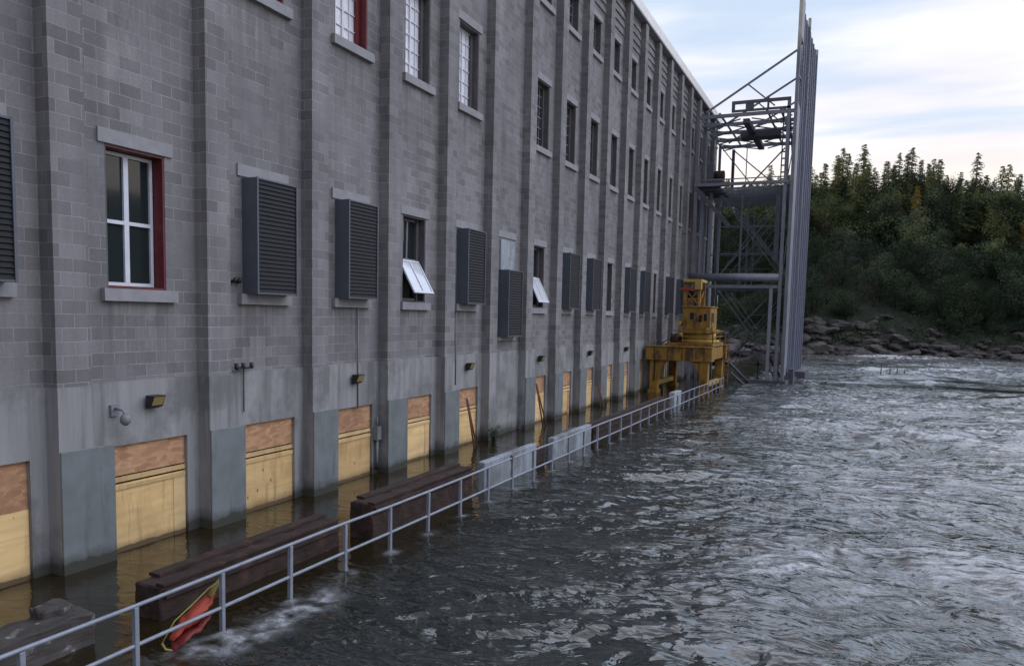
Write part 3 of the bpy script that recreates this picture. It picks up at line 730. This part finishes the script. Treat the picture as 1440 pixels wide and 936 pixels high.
# wall side posts
for (x, y) in ((.30, F), (.30, 54.5), (.30, 57.5), (.30, 60.4)):
    MB().box(x-.09, x+.09, y-.09, y+.09, -1, 17.0).build('column', M_STEEL, T)
for (x, y) in ((.55, 52.9), (1.0, 53.6), (1.35, 55.2)):
    MB().box(x-.08, x+.08, y-.08, y+.08, 6.8, 12.4).build('guide_post', M_GALV, T)
# pipe girder and beam below it
MB().tube([(.1, F, 6.72), (5.7, F, 6.72)], .25, 16).build('pipe_girder', M_STEEL, T)
frame('lower_beam', [((.1, F, 6.14), (5.9, F, 6.14), .16, .2), ((.1, Bk, 6.3), (6.5, Bk, 6.3), .16, .25)], M_STEEL)
# middle deck seen from below
MB().box(.2, 6.0, F-.15, F+.05, 12.54, 12.72).build('deck_beam', M_STEEL, T)
for i in range(1, 9): MB().box(.3, 6.0+.05*i, F+i*1.12-.04, F+i*1.12+.04, 12.44, 12.60).build('deck_beam', M_STEEL, T)
MB().box(.3, 1.7, F+.2, 57.0, 12.605, 12.65).build('deck_plate', M_STEELD, T)
frame('deck_handrail', [((.3, F, 13.6), (.9, F, 13.6), .05), ((.2, F, 12.95), (5.8, F, 12.95), .06), ((.9, F, 12.6), (.9, F, 13.6), .05)], M_STEEL)
frame('knee_brace', [((.35, F, 12.4), (2.55, F, 9.9), .22, .25)], M_STEELD)
# bracing between the pipe and the deck
frame('cross_brace', [((1.2, 56.5, 7.0), (4.7, 56.5, 11.9), .09), ((5.4, 56.5, 7.0), (1.7, 56.5, 11.9), .09), ((1.6, Bk, 6.4), (6.2, Bk, 12.2), .09), ((6.2, Bk, 6.4), (1.6, Bk, 12.2), .09),
                      ((.3, 58, 7.6), (4.6, 58, 7.6), .06), ((.3, 58, 8.6), (4.6, 58, 8.6), .06)], M_STEEL)
MB().box(4.95, 5.25, 55.4, 55.7, 8.0, 12.36).build('hanger_post', M_GALV, T)
frame('hanger', [((2.6, 56.5, 6.9), (2.6, 56.5, 12.4), .08)], M_STEEL)
# finer lattice through the depth of the tower
for k_, (yy, x0) in enumerate(((F+2.3, .6), (F+4.65, .7), (F+7.0, .8))):
    for z0, z1 in ((.3, 6.0), (6.9, 12.3)):
        frame('cross_brace', [((x0+1.0, yy, z0), (6.0, yy, z1), .06), ((6.0, yy, z0), (x0+1.0, yy, z1), .06)], M_STEEL)
    MB().box(6.0, 6.14, yy-.07, yy+.07, -1, 16.7).build('column', M_STEEL, T)
    MB().box(x0+2.3, x0+2.4, yy-.05, yy+.05, 6.4, 12.4).build('hanger', M_STEEL, T)
for z0, z1 in ((.3, 6.0), (6.9, 12.3), (12.8, 16.7)):
    frame('cross_brace', [((5.9, F, z0), (5.9, F+4.65, z1), .06), ((5.9, F+4.65, z0), (5.9, F, z1), .06), ((5.9, F+4.65, z0), (5.9, Bk, z1), .06), ((5.9, Bk, z0), (5.9, F+4.65, z1), .06)], M_STEEL)
for zz_ in (8.4, 10.2): frame('walkway_rail', [((1.0, F+2.3, zz_), (6.0, F+2.3, zz_), .06), ((1.0, F+7, zz_+.5), (6.0, F+7, zz_+.5), .06)], M_STEEL)
for zz_ in (1.0, 2.9, 4.4): frame('walkway_rail', [((3.0, Bk, zz_), (6.4, Bk, zz_), .07)], M_STEEL)
# legs below the pipe
MB().box(5.18, 5.38, F-.10, F+.10, -1, 6.04).build('column', M_GALV, T)
frame('lattice_leg', [((5.62, F+.5, -1), (5.74, F+.5, 5.7), .10), ((5.5, F+2, -1), (5.66, F+2, 5.7), .10)] + [((5.64, F+.5, .2+i*.9), (5.6, F+2, 1.1+i*.9), .05) for i in range(6)], M_GALV)
frame('cross_brace', [((2.2, F+.3, 2.2), (5.2, F+.3, 5.6), .10), ((1.6, Bk, 1.2), (6.2, Bk, 6.0), .09), ((4.4, F, 2.0), (6.1, F, .1), .14), ((5.0, F+1, 2.1), (6.2, F+1, .1), .16), ((3.6, 47.8, .9), (4.3, 50.0, -.1), .10), ((3.55, 47.5, 1.5), (4.2, F, .0), .12)], M_STEELD)
frame('walkway_rail', [((2.3, F+.4, 1.95), (5.9, F+.4, 1.95), .09, .12), ((3.4, F+1.0, 1.15), (5.2, F+1.0, 1.15), .10, .14), ((4.6, F+1.0, .1), (4.6, F+1.0, 1.9), .10), ((3.5, F+.4, .1), (3.5, F+.4, 1.95), .06)], M_STEELD)
frame('base_beam', [((3.4, F, .10), (6.4, F, .10), .22, .22), ((6.3, F, .10), (6.9, Bk, .10), .22, .22)], M_STEELD)
MB().box(6.55, 7.25, 57.2, 61.4, -.5, .55).build('footing', M_STEELD, T); MB().box(6.45, 6.75, 53.6, 54.6, -.5, .9).build('footing', M_STEELD, T)
# roof level: beams across, seen from below, and the hanging monorail
ys_ = [F, F+2.3, F+4.65, F+7.0, Bk]
for y in ys_: MB().box(.25, 6.1+(y-F)*.05, y-.06, y+.06, 16.80, 17.02).build('roof_beam', M_STEEL, T)
pb = []
for y0, y1 in zip(ys_, ys_[1:]): pb += [((.4, y0, 16.65), (2.9, y1, 16.65), .07), ((2.9, y0, 16.65), (.4, y1, 16.65), .07), ((3.6, y0, 16.65), (6.0, y1, 16.65), .07), ((6.0, y0, 16.65), (3.6, y1, 16.65), .07)]
frame('plan_brace', pb, M_STEEL)
frame('purlin', [((x, F, 17.08), (x, Bk, 17.08), .10) for x in (1.6, 4.5, 5.3)], M_STEELD)
MB().box(3.05, 3.45, F+.1, Bk-.8, 16.40, 16.68).build('monorail_girder', M_STEELD, T)
MB().box(2.5, 5.0, 55.2, 56.4, 16.2, 16.6).build('trolley', M_STEELD, T)
tb = MB(); tb.box(2.35, 5.9, F-.10, F-.0, 17.55, 17.75); tb.box(2.35, 5.9, F-.10, F, 17.06, 17.2); tb.box(2.35, 2.55, F-.09, F-.01, 17.2, 17.55); tb.box(4.5, 4.62, F-.12, F+.02, 17.2, 17.9); tb.box(3.2, 3.7, F-.09, F-.01, 17.2, 17.55)
tb.build('edge_truss', M_STEELD, T)
# back frame between deck and roof
MB().box(1.05, 1.25, Bk-.1, Bk+.1, 12.7, 16.7).build('column', M_STEELD, T)
frame('cross_brace', [((1.2, Bk, 16.6), (5.6, Bk, 12.8), .08), ((1.3, Bk, 12.8), (4.8, Bk, 16.6), .09), ((2.4, Bk-2, 12.7), (2.4, Bk-2, 16.7), .06), ((.5, F+4, 16.6), (3.4, Bk, 13.0), .05)], M_STEEL)
frame('ladder', [((5.45, F+.6, 12.6), (5.45, F+.6, 17.0), .07), ((5.85, F+.6, 12.6), (5.85, F+.6, 17.0), .07)] + [((5.45, F+.6, 12.9+i*.42), (5.85, F+.6, 12.9+i*.42), .08) for i in range(10)], M_STEELD)
# rakers from the roof edge up to the outer columns
rk = []
for k, (y, z0) in enumerate(((F, 17.2), (F+4.65, 17.2), (Bk, 17.2))):
    a_ = Vector((.75, y, z0)); b_ = Vector((6.1+(y-F)*.05, y, 20.5)); mdl = a_.lerp(b_, .47)
    frame('raker', [(a_, b_, .11), (mdl, (4.95, y, 17.3), .08)], M_STEEL)
# dark hoist unit stored on the wall side of the deck
hu = thing('hoist_unit', 'dark rusty hoist machinery on the wall side of the tower deck', 'machine', (1.2, 53.0, 12.72))
MB().box(.75, 1.9, 52.5, 53.6, 12.73, 13.1).box(.85, 1.25, 52.7, 53.3, 13.1, 14.1).build('body', M_STEELD, hu, .03)
MB().tube([(1.3, 53.0, 13.35), (1.9, 53.0, 13.35)], .33, 14).build('drum', M_RUST, hu)

# ------------------------------------------------------------------ river
def perlin(x, y, seed):
    x0 = np.floor(x).astype(np.int64); y0 = np.floor(y).astype(np.int64); fx = x-x0; fy = y-y0
    def g(ix, iy, dx, dy):
        h = (ix*374761393+iy*668265263+seed*974634777) & 0xffffffff
        h = ((h ^ (h >> 13))*1274126177) & 0xffffffff; h = h ^ (h >> 16)
        a = (h % 4096)/4096*2*np.pi
        return np.cos(a)*dx+np.sin(a)*dy
    u = fx*fx*fx*(fx*(fx*6-15)+10); v = fy*fy*fy*(fy*(fy*6-15)+10)
    a = g(x0, y0, fx, fy)*(1-u)+g(x0+1, y0, fx-1, fy)*u
    b = g(x0, y0+1, fx, fy-1)*(1-u)+g(x0+1, y0+1, fx-1, fy-1)*u
    return (a*(1-v)+b*v)*1.5
def axis(segs):
    out = [segs[0][0]]
    for (a, b, s0, s1) in segs:
        y = a
        while y < b-1e-6:
            t_ = (y-a)/(b-a); y = min(b, y+s0+(s1-s0)*t_); out.append(y)
    return np.array(out)
xs = axis([(-.24, 3.2, .09, .07), (3.2, 15, .05, .06), (15, 36, .07, .22), (36, 90, .4, 4)])
ysv = axis([(-14, 3.5, 1.2, .2), (3.5, 12, .045, .05), (12, 30, .05, .15), (30, 70, .15, .4), (70, 135, .4, .8)])
X, Yg = np.meshgrid(xs, ysv)
wx = X+.9*perlin(X/3.1, Yg/3.1, 21); wy = Yg+.9*perlin(X/3.1, Yg/3.1, 22)
ca, sa = math.cos(R(16)), math.sin(R(16))
U = ca*wx+sa*wy; V = -sa*wx+ca*wy
sm = lambda e0, e1, v: np.clip((v-e0)/(e1-e0), 0, 1)**2*(3-2*np.clip((v-e0)/(e1-e0), 0, 1))
h = np.zeros_like(X)
for (L, A, an, sd) in ((8.0, .42, 1.6, 1), (3.4, .34, 1.9, 2), (1.7, .20, 1.8, 3), (.85, .120, 1.9, 4), (.45, .070, 1.7, 5), (.24, .030, 1.5, 6)):
    q = perlin(U/(L*an), V/L, sd); rdg = .38-1.5*np.abs(q)
    h += A*(q if L > 5 else (.45*q+.55*rdg))
amp = .075+.925*sm(2.9, 4.6, X)
amp *= .55+.45*sm(5, 12, X)
amp *= .85+.30*perlin(X/9, Yg/9, 31)
h *= amp
h0 = h.copy()
calm = np.zeros_like(X)
for (yy, wd_, x0) in ((55.5, 2.4, 6.5), (61.0, 2.2, 9.0), (52.0, .8, 15.0)):
    calm = np.maximum(calm, np.exp(-((Yg-yy-.10*(X-12)-1.3*perlin(X/5, Yg*0+yy, 61))/wd_)**2)*sm(x0, x0+3, X)*np.clip(1.05+1.1*perlin(X/4.5, Yg/6, 62), 0, 1))
h *= 1-.95*calm
# standing waves over the sill beyond the tower
for (yy, am, wdt, x0) in ((58.0, .10, 1.2, 9.0), (63.5, .08, 1.4, 10.0), (53.5, .08, 1.0, 14)):
    cl_ = yy+.16*(X-12)+1.1*perlin(X/6, Yg*0+yy, 41)
    h += (1-calm)*am*np.exp(-((Yg-cl_)/wdt)**2)*sm(x0-2, x0+4, X)*(.6+.8*np.abs(perlin(X/4, Yg/5, 42)))
sw = np.zeros_like(X)
for (yy, am, wdt, x0) in ((58.0, .10, 1.2, 9.0), (63.5, .08, 1.4, 10.0), (53.5, .08, 1.0, 14)):
    sw = np.maximum(sw, np.exp(-((Yg-(yy+.16*(X-12)+1.1*perlin(X/6, Yg*0+yy, 41))+.6)/2.0)**2)*sm(x0-2, x0+4, X))
gx = np.gradient(h, axis=1)/np.gradient(X, axis=1); gy = np.gradient(h, axis=0)/np.gradient(Yg, axis=0)
print('slope rms', gx[X > 8].std(), gy[X > 8].std(), 'h', h[X > 8].std())
st1 = perlin(U/2.0, V/.7, 51); st2 = perlin(U/.7, V/.25, 52); st3 = perlin(U/.28, V/.13, 56)
big = perlin(X/7.5, Yg/7.5, 53)
streak = .8*st1+.9*st2+.8*st3*(Yg < 50)+1.5*np.clip(h0/.25, -1, 1)
aer_sheen = sm(-.25, .95, streak+.9*big+.25)*sm(5.5, 13, X+1.6*perlin(X/5, Yg/5, 58)+.05*Yg)  # paler streaks: entrained air plus sky reflection put into the colour
foam = sm(1.0, 1.5, streak+.35*big)*sm(3.6, 4.8, X)*(.45+.55*sm(6, 12, X))
# white water shed by the railing where it overtops the walkway edge
d = (X-3.9-.25*perlin(Yg/.8, Yg*0, 54)); tex = .55+.9*perlin(X/.16, Yg/.22, 55)+.6*perlin(X/.4, Yg/.5, 57)
foam = np.maximum(foam, np.exp(-(d/.20)**2)*sm(6.5, 7.0, Yg)*(1-sm(8.3, 9.6, Yg))*np.clip(tex, 0, 1)*1.1)
foam = np.maximum(foam, np.exp(-((X-3.7)/.25)**2-((Yg-6.8)/.4)**2)*np.clip(tex, 0, 1))
for (fx_, fy_, rx_, ry_) in ((5.93, 23.3, .6, .25), (10.8, 29.4, .7, .15), (13.9, 32.0, .7, .15)):
    foam = np.maximum(foam, (1.1 if fx_ < 10 else .45)*np.exp(-((X-fx_)/rx_)**2-((Yg-fy_)/ry_)**2)*np.clip(tex+.2, 0, 1))
    h += (.05 if fx_ < 10 else .22)*np.exp(-((X-fx_)/rx_)**2-((Yg-fy_)/ry_)**2)
for py_ in posts:
    if py_ < 3 or py_ > 30: continue
    tex2 = np.clip(tex+.1, 0, 1)
    foam = np.maximum(foam, .8*np.exp(-((X-3.62)/.10)**2-((Yg-py_+.05)/.16)**2)*tex2)
    h += .035*np.exp(-((X-3.60)/.10)**2-((Yg-py_+.06)/.12)**2)
aer_sheen *= 1-calm; foam *= 1-calm; aer_sheen *= 1-.95*sw; foam *= 1-.8*sw
aer_sheen *= 1-.55*sm(40, 75, Yg)
ny, nx = X.shape
me = bpy.data.meshes.new('river')
me.vertices.add(nx*ny); me.vertices.foreach_set('co', np.stack([X, Yg, h], -1).astype(np.float32).ravel())
idx = np.arange(nx*ny).reshape(ny, nx)
fc = np.stack([idx[:-1, :-1], idx[:-1, 1:], idx[1:, 1:], idx[1:, :-1]], -1).reshape(-1, 4)
me.loops.add(fc.size); me.loops.foreach_set('vertex_index', fc.ravel().astype(np.int32))
me.polygons.add(len(fc)); me.polygons.foreach_set('loop_start', (np.arange(len(fc))*4).astype(np.int32)); me.polygons.foreach_set('loop_total', np.full(len(fc), 4, np.int32))
me.polygons.foreach_set('use_smooth', np.ones(len(fc), bool))
me.update(calc_edges=True)
at = me.attributes.new('foam', 'FLOAT', 'POINT'); at.data.foreach_set('value', np.clip(foam, 0, 1).astype(np.float32).ravel())
at3 = me.attributes.new('calm', 'FLOAT', 'POINT'); at3.data.foreach_set('value', np.clip(calm, 0, 1).astype(np.float32).ravel())
at2 = me.attributes.new('aeration_sheen', 'FLOAT', 'POINT'); at2.data.foreach_set('value', np.clip(aer_sheen, 0, 1).astype(np.float32).ravel())
river = bpy.data.objects.new('river', me); COL.objects.link(river); struct(river)
m, n, b = newmat('river_water'); p = wpos(n)
sp = N(n, 'ShaderNodeSeparateXYZ'); n.links.new(p, sp.inputs[0])
chan = rmp(n, mth(n, 'DIVIDE', sp.outputs[0], 6.0), [(.52, 0.0), (.80, 1.0)])
body = mixc(n, chan, (.020, .015, .006), (.014, .020, .018))
fa = N(n, 'ShaderNodeAttribute', attribute_name='foam')
ae = N(n, 'ShaderNodeAttribute', attribute_name='aeration_sheen')
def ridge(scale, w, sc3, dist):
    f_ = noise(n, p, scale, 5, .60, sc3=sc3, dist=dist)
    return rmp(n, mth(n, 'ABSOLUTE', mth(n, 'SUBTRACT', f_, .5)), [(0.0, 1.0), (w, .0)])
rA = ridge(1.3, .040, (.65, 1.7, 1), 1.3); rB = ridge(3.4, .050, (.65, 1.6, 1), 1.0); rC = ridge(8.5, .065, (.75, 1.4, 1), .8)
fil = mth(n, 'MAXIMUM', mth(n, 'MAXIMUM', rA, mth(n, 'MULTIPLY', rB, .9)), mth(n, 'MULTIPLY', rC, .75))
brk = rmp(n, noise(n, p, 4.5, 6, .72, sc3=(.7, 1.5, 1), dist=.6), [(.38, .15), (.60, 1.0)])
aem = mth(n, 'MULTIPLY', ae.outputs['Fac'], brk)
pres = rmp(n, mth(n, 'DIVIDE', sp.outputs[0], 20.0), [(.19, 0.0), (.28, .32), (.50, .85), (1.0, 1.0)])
sheen_film = mth(n, 'MULTIPLY', mth(n, 'MULTIPLY', fil, pres), mth(n, 'ADD', mth(n, 'MULTIPLY', ae.outputs['Fac'], .80), .20))
body = mixc(n, mth(n, 'MULTIPLY', aem, .42), body, (.25, .255, .265))  # pale body colour stands for entrained air and for reflected sky
body = mixc(n, mth(n, 'MULTIPLY', sheen_film, .42), body, (.66, .67, .70))  # foam threads and bright sky-lit wave edges put into the colour
fn = noise(n, p, 9, 5, .7)
fm = mth(n, 'MULTIPLY', fa.outputs['Fac'], rmp(n, fn, [(.35, .25), (.62, 1.0)]), True)
c = mixc(n, fm, body, (.52, .55, .58))
n.links.new(c, b.inputs['Base Color'])
n.links.new(mth(n, 'ADD', mth(n, 'MULTIPLY', fm, .5), .035), b.inputs['Roughness']); b.inputs['IOR'].default_value = 1.58
# ripples finer than the mesh; calmer over the drowned walkway
r1 = noise(n, p, 2.5, 3, .40, sc3=(.72, 1.3, 1), dist=.8); r2_ = noise(n, p, 9, 1, .4, sc3=(.8, 1.2, 1))
boil = rmp(n, noise(n, p, .30, 3, .5, sc3=(.8, 1.3, 1), dist=.6), [(.34, .40), (.60, 1.15)])
hh = mth(n, 'ADD', mth(n, 'MULTIPLY', r1, 1.0), mth(n, 'MULTIPLY', r2_, .12))
hh = mth(n, 'MULTIPLY', hh, boil)
cm = N(n, 'ShaderNodeAttribute', attribute_name='calm')
hh = mth(n, 'MULTIPLY', hh, mth(n, 'SUBTRACT', 1.0, mth(n, 'MULTIPLY', cm.outputs['Fac'], .97)))
hh = mth(n, 'MULTIPLY', hh, mth(n, 'ADD', mth(n, 'MULTIPLY', chan, .88), .12))
bump(n, b, hh, 1.0, .15)
me.materials.append(m)

# stakes in the river
for i, (x, y, hz_) in enumerate(((12.1, 64.0, 1.0), (12.7, 64.2, .7), (13.2, 64.5, .9), (13.7, 65.0, .6))):
    o = MB().tube([(x, y, -.5), (x+.05, y, hz_)], .035, 7).build('stake', M_WOODGREY)
    tag(o, 'dark stake standing in the far river before the rocky bank', 'stake', 'stakes in the river')

# ------------------------------------------------------------------ far bank
def shore(x): return 106.0+.42*max(x, -200)*.55 if x > -20 else 103.5+.06*(x+20)
def gz(x, y):
    s_ = y-shore(x)
    crest = 16.5+2.0*math.sin(x*.05+1)+1.2*math.sin(x*.13)+.16*max(0, x-78)
    t_ = min(max(s_/30, 0), 1)
    z = -1.2+(min(max((s_+2)/6, 0), 1))*2.9 + (crest-.6)*(t_**.9)
    return z+.8*mnoise.noise(Vector((x*.12, y*.12, 0)))*min(1, max(0, s_)/6)
gx_ = np.concatenate([np.arange(-170, 120, 3.0), np.arange(120, 520, 12.0)]); gs = np.concatenate([np.arange(-6, 34, 1.5), np.arange(34, 400, 14)])
vs = []; fs = []
for x in gx_:
    for s_ in gs:
        y = shore(x)+s_; vs.append((x, y, gz(x, y)))
k = len(gs)
for i in range(len(gx_)-1):
    for j in range(k-1): fs.append((i*k+j, (i+1)*k+j, (i+1)*k+j+1, i*k+j+1))
mb = MB(); mb.add(vs, fs, 0, True)
M_HILL = simple('hill_soil', (.030, .040, .026), .95, 0, .4, .35, .4, ((.060, .055, .045), .58, .6))
_n = M_HILL.node_tree; _b = _n.nodes['Principled BSDF']; _p = wpos(_n); _s = N(_n, 'ShaderNodeSeparateXYZ'); _n.links.new(_p, _s.inputs[0])
_old = _b.inputs['Base Color'].links[0].from_socket
_zz = mth(_n, 'ADD', mth(_n, 'DIVIDE', _s.outputs[2], 10.0), mth(_n, 'MULTIPLY', noise(_n, _p, .5, 5, .6), -.35))
_rk = mixc(_n, rmp(_n, noise(_n, _p, 1.4, 5, .65), [(.35, 0.0), (.65, 1.0)]), (.045, .042, .040), (.115, .108, .102))
_n.links.new(mixc(_n, rmp(_n, _zz, [(.02, 1.0), (.09, 0.0)]), _old, _rk), _b.inputs['Base Color'])
struct(mb.build('hillside', M_HILL))
# unseen ridge added west of the powerhouse to shade the river and far slope
vs = []; fs = []
cx_, cy_ = -164.0, 54.0; ux, uy = -.375, .927; wx_, wy2 = -.927, -.375
for i in range(61):
    a_ = -170+i*340/60
    for j in range(13):
        b_ = -60+j*10
        hz_ = 47.8*math.cos(min(1, abs(b_)/62)*math.pi/2)**1.3*(1-.25*(abs(a_)/170)**3)+1.1*mnoise.noise(Vector((a_*.05, b_*.05, 0)))
        vs.append((cx_+ux*a_+wx_*b_, cy_+uy*a_+wy2*b_, hz_-1.6))
for i in range(60):
    for j in range(12): fs.append((i*13+j, (i+1)*13+j, (i+1)*13+j+1, i*13+j+1))
mb = MB(); mb.add(vs, fs, 0, True); struct(mb.build('shade_ridge', M_HILL))
# riverbed sheet reaching far beyond, so nothing ends in mid air
struct(MB().quad((-700, -300, -1.7), (700, -300, -1.7), (700, 900, -1.7), (-700, 900, -1.7)).build('ground', M_HILL))

# boulders
M_ROCK = simple('bank_rock', (.075, .071, .068), .9, 0, .4, .7, .5, ((.15, .14, .13), .58, .6))
rr = random.Random(11)
bsrc = []
for kk in range(5):
    bm = bmesh.new(); bmesh.ops.create_icosphere(bm, subdivisions=3, radius=1)
    for v in bm.verts:
        q = v.co.normalized(); f_ = 1+.55*mnoise.noise(q*1.1+Vector((kk*9, 0, 0)))+.18*mnoise.noise(q*3+Vector((kk*5, 2, 0)))
        c_ = q*f_; c_.z *= .72
        c_.x = max(-.85, min(.9, c_.x)); c_.z = min(.62, c_.z); v.co = c_
    me = bpy.data.meshes.new('boulder'); bm.to_mesh(me); bm.free(); me.materials.append(M_ROCK)
    bsrc.append(me)
for i in range(290):
    x = rr.uniform(-24, 46); s_ = abs(rr.gauss(0, 1))*1.7-.5
    if s_ > 4.2: continue
    y = shore(x)+s_; sc_ = rr.choice([.4, .5, .5, .6, .7, .8, .9, 1.2])*(1.1 if s_ < 3 else .8)
    o = bpy.data.objects.new('boulder', rr.choice(bsrc)); COL.objects.link(o)
    o.location = (x, y, max(gz(x, y), -.1)+sc_*.1); o.rotation_euler = (rr.uniform(-.3, .3), rr.uniform(-.3, .3), rr.uniform(0, 6.28)); o.scale = (sc_*1.25, sc_, sc_*rr.uniform(.5, .9))
    tag(o, 'grey brown boulder in the rocky margin at the foot of the far bank', 'boulder', 'boulders along the far bank')

# trees
def conifer(name, h, rad, seed, mat, label, lean=0, bare=.12, dens=1.0, droop=.35):
    r = random.Random(seed); t = thing(name, label, 'tree', (0, 0, 0), None)
    MB().tube([(0, 0, -.6), (0, 0, h*.5), (lean*.5, 0, h*.98)], [h*.016+.05, h*.010+.03, .02], 6).build('trunk', M_BARK, t)
    lf = MB(); z = h*bare
    while z < h*.985:
        f_ = (z/h-bare)/(1-bare); L = rad*((1-f_)**.80)*(.50+.50*min(1, f_*5+.3))*(1+.20*math.sin(f_*13+seed))+.10
        nb = max(5, int((8+4*r.random())*dens))
        for k_ in range(nb):
            a = r.uniform(0, 6.28); l = L*r.uniform(.45, 1.15)
            d = Vector((math.cos(a), math.sin(a), 0)); base = Vector((lean*.5*f_, 0, z+r.uniform(-.15, .15)))
            side = Vector((-d.y, d.x, 0))
            ns = max(2, int(l/.22))
            for q in range(ns):
                u = (q+.5)/ns
                p_ = base+d*l*u+Vector((0, 0, -droop*l*u*u+.12*l*u))
                for sg in (-1, 1, 0):
                    w = .19*(1.15-.5*u)*r.uniform(.6, 1.3)
                    tip = p_+(side*sg*.8+d*(.7 if sg else 1.0)).normalized()*w*1.5+Vector((0, 0, r.uniform(-.22, .05)))
                    o_ = (side.cross(tip-p_)).normalized()*w*.34 if sg == 0 else Vector((r.uniform(-.1, .1), r.uniform(-.1, .1), .26))*w
                    lf.add([p_-o_, p_+o_, tip], [(0, 1, 2)])
        z += h*.020+.10*r.random()+.05
    lf.build('crown', mat, t)
    return t
def bush_tree(name, h, rad, seed, mat, label, nclump=20, nleaf=95):
    r = random.Random(seed); t = thing(name, label, 'tree', (0, 0, 0))
    tk = MB(); lf = MB()
    tk.tube([(0, 0, -.6), (.1, 0, h*.35), (.0, .1, h*.7)], [.12, .09, .04], 6)
    for i in range(nclump):
        a = r.uniform(0, 6.28); zc = h*r.uniform(.22, .92); rr_ = rad*math.sin(math.pi*min(.97, .15+.8*zc/h))*r.uniform(.2, 1.0)
        c_ = Vector((math.cos(a)*rr_, math.sin(a)*rr_, zc)); cr_ = rad*r.uniform(.28, .5)
        tk.tube([(0, 0, h*.3), c_*.7+Vector((0, 0, zc*.25)), c_], [.05, .03, .012], 5, caps=False)
        for k_ in range(nleaf):
            v = Vector((r.gauss(0, 1), r.gauss(0, 1), r.gauss(0, .8))).normalized()*cr_*r.uniform(.45, 1.08)
            p_ = c_+v; s_ = r.uniform(.06, .13)
            n1 = Vector((r.uniform(-1, 1), r.uniform(-1, 1), r.uniform(-1, 1))).normalized(); n2 = n1.orthogonal().normalized()
            lf.quad(p_-n1*s_, p_+n2*s_*.6, p_+n1*s_, p_-n2*s_*.6)
    tk.build('trunk', M_BARK, t); lf.build('crown', mat, t)
    return t
CR = 'conifers along the far crest'
src_c = [conifer('spruce_tree', 10.2, 2.4, 1, M_NEEDLE, 'tall narrow spruce in the crowded row along the far crest', 0, .10),
         conifer('spruce_tree', 9.4, 2.2, 2, M_NEEDLED, 'dark narrow spruce in the crowded row along the far crest', .3, .12),
         conifer('spruce_tree', 10.8, 2.6, 3, M_NEEDLE, 'tall narrow spruce in the crowded row along the far crest', -.3, .16, .8),
         conifer('pine_tree', 10.5, 2.9, 4, M_NEEDLE, 'broad olive pine in the crowded row along the far crest', .4, .26, .8, .1),
         conifer('spruce_tree', 8.6, 1.9, 5, M_NEEDLED, 'dark narrow spruce in the crowded row along the far crest', 0, .06, .75)]
src_b = [bush_tree('slope_tree', 5.5, 2.3, 21, M_LEAF, 'rounded dark green bushy tree on the shaded far slope'),
         bush_tree('slope_tree', 4.2, 2.0, 22, M_LEAF, 'rounded dark green bushy tree on the shaded far slope'),
         bush_tree('slope_tree', 7.0, 2.4, 23, M_LEAF, 'rounded dark green bushy tree on the shaded far slope', 24, 95)]
used = set()
def put(src, lst, x, y, rz, s, group):
    z = gz(x, y)-.2
    if src.name not in used:
        used.add(src.name); src.location = (x, y, z); src.rotation_euler = (0, 0, rz); src.scale = s; src['group'] = group
    else: copy_thing(src, (x, y, z), rz, s, None, group)
tr = random.Random(5)
x = -40.0
while x < 60:
    for row in range(4):
        if tr.random() < .10: continue
        s_ = tr.uniform(21, 27)+row*4.2
        xx = x+tr.uniform(-1.0, 1.0); k_ = tr.choice([0, 0, 1, 2, 2, 3, 4])
        f_ = tr.uniform(.72, 1.12)
        put(src_c[k_], None, xx, shore(xx)+s_, tr.uniform(0, 6.28), (f_*tr.uniform(.9, 1.15), f_, f_), CR)
    x += 1.5
src_d = [bush_tree('broad_tree', 7.5, 2.4, 31, M_NEEDLE, 'rounded olive broadleaf tree filling the gaps below the crest conifers', 30, 110),
         bush_tree('broad_tree', 6.5, 2.5, 32, M_NEEDLED, 'rounded olive broadleaf tree filling the gaps below the crest conifers', 28, 110)]
for i in range(130):
    xx = tr.uniform(-38, 60); f_ = tr.uniform(.8, 1.25)
    put(src_d[i % 2], None, xx, shore(xx)+tr.uniform(19, 34), tr.uniform(0, 6.28), (f_, f_, f_), 'broad trees among the crest conifers')
# trees with the last sunlight put into their needle colour
yt = conifer('sunlit_conifer', 9.5, 2.0, 9, M_SUNLIT, 'sunlit yellow orange conifer standing out before the dark crest row', 0, .1)
yt.location = (17.0, shore(17)+20, gz(17, shore(17)+20)-.2)
yt2 = copy_thing(yt, (31.0, shore(31)+19, gz(31, shore(31)+19)-.2), 1.0, (.8, .8, .8), 'smaller sunlit yellowish conifer farther right before the dark crest row')
for i in range(297):
    xx = tr.uniform(-34, 56); s_ = 2.2+24*tr.random()**1.45
    f_ = tr.uniform(.7, 1.2)*(.75+.02*s_)
    put(src_b[tr.randrange(3)], None, xx, shore(xx)+s_, tr.uniform(0, 6.28), (f_*1.1, f_*1.1, f_), 'bushy trees on the far slope')

# low brush covering the slope, beyond counting
gr = random.Random(77); mb = MB()
for i in range(3600):
    xx = gr.uniform(-38, 60); s_ = .8+27*gr.random()**2.2; y = shore(xx)+s_; z0 = gz(xx, y); hh_ = gr.uniform(.5, 1.7); ww = gr.uniform(.5, 1.2)
    for k_ in range(20):
        p_ = Vector((xx+gr.gauss(0, .5)*ww, y+gr.gauss(0, .5)*ww, z0+hh_*gr.random())); q_ = gr.uniform(.07, .16)
        n1 = Vector((gr.uniform(-1, 1), gr.uniform(-1, 1), gr.uniform(-1, 1))).normalized(); n2 = n1.orthogonal().normalized()
        mb.quad(p_-n1*q_, p_+n2*q_*.6, p_+n1*q_, p_-n2*q_*.6)
o = mb.build('undergrowth', M_LEAF); tag(o, 'low dark green brush covering the shaded far slope', 'undergrowth'); o['kind'] = 'stuff'
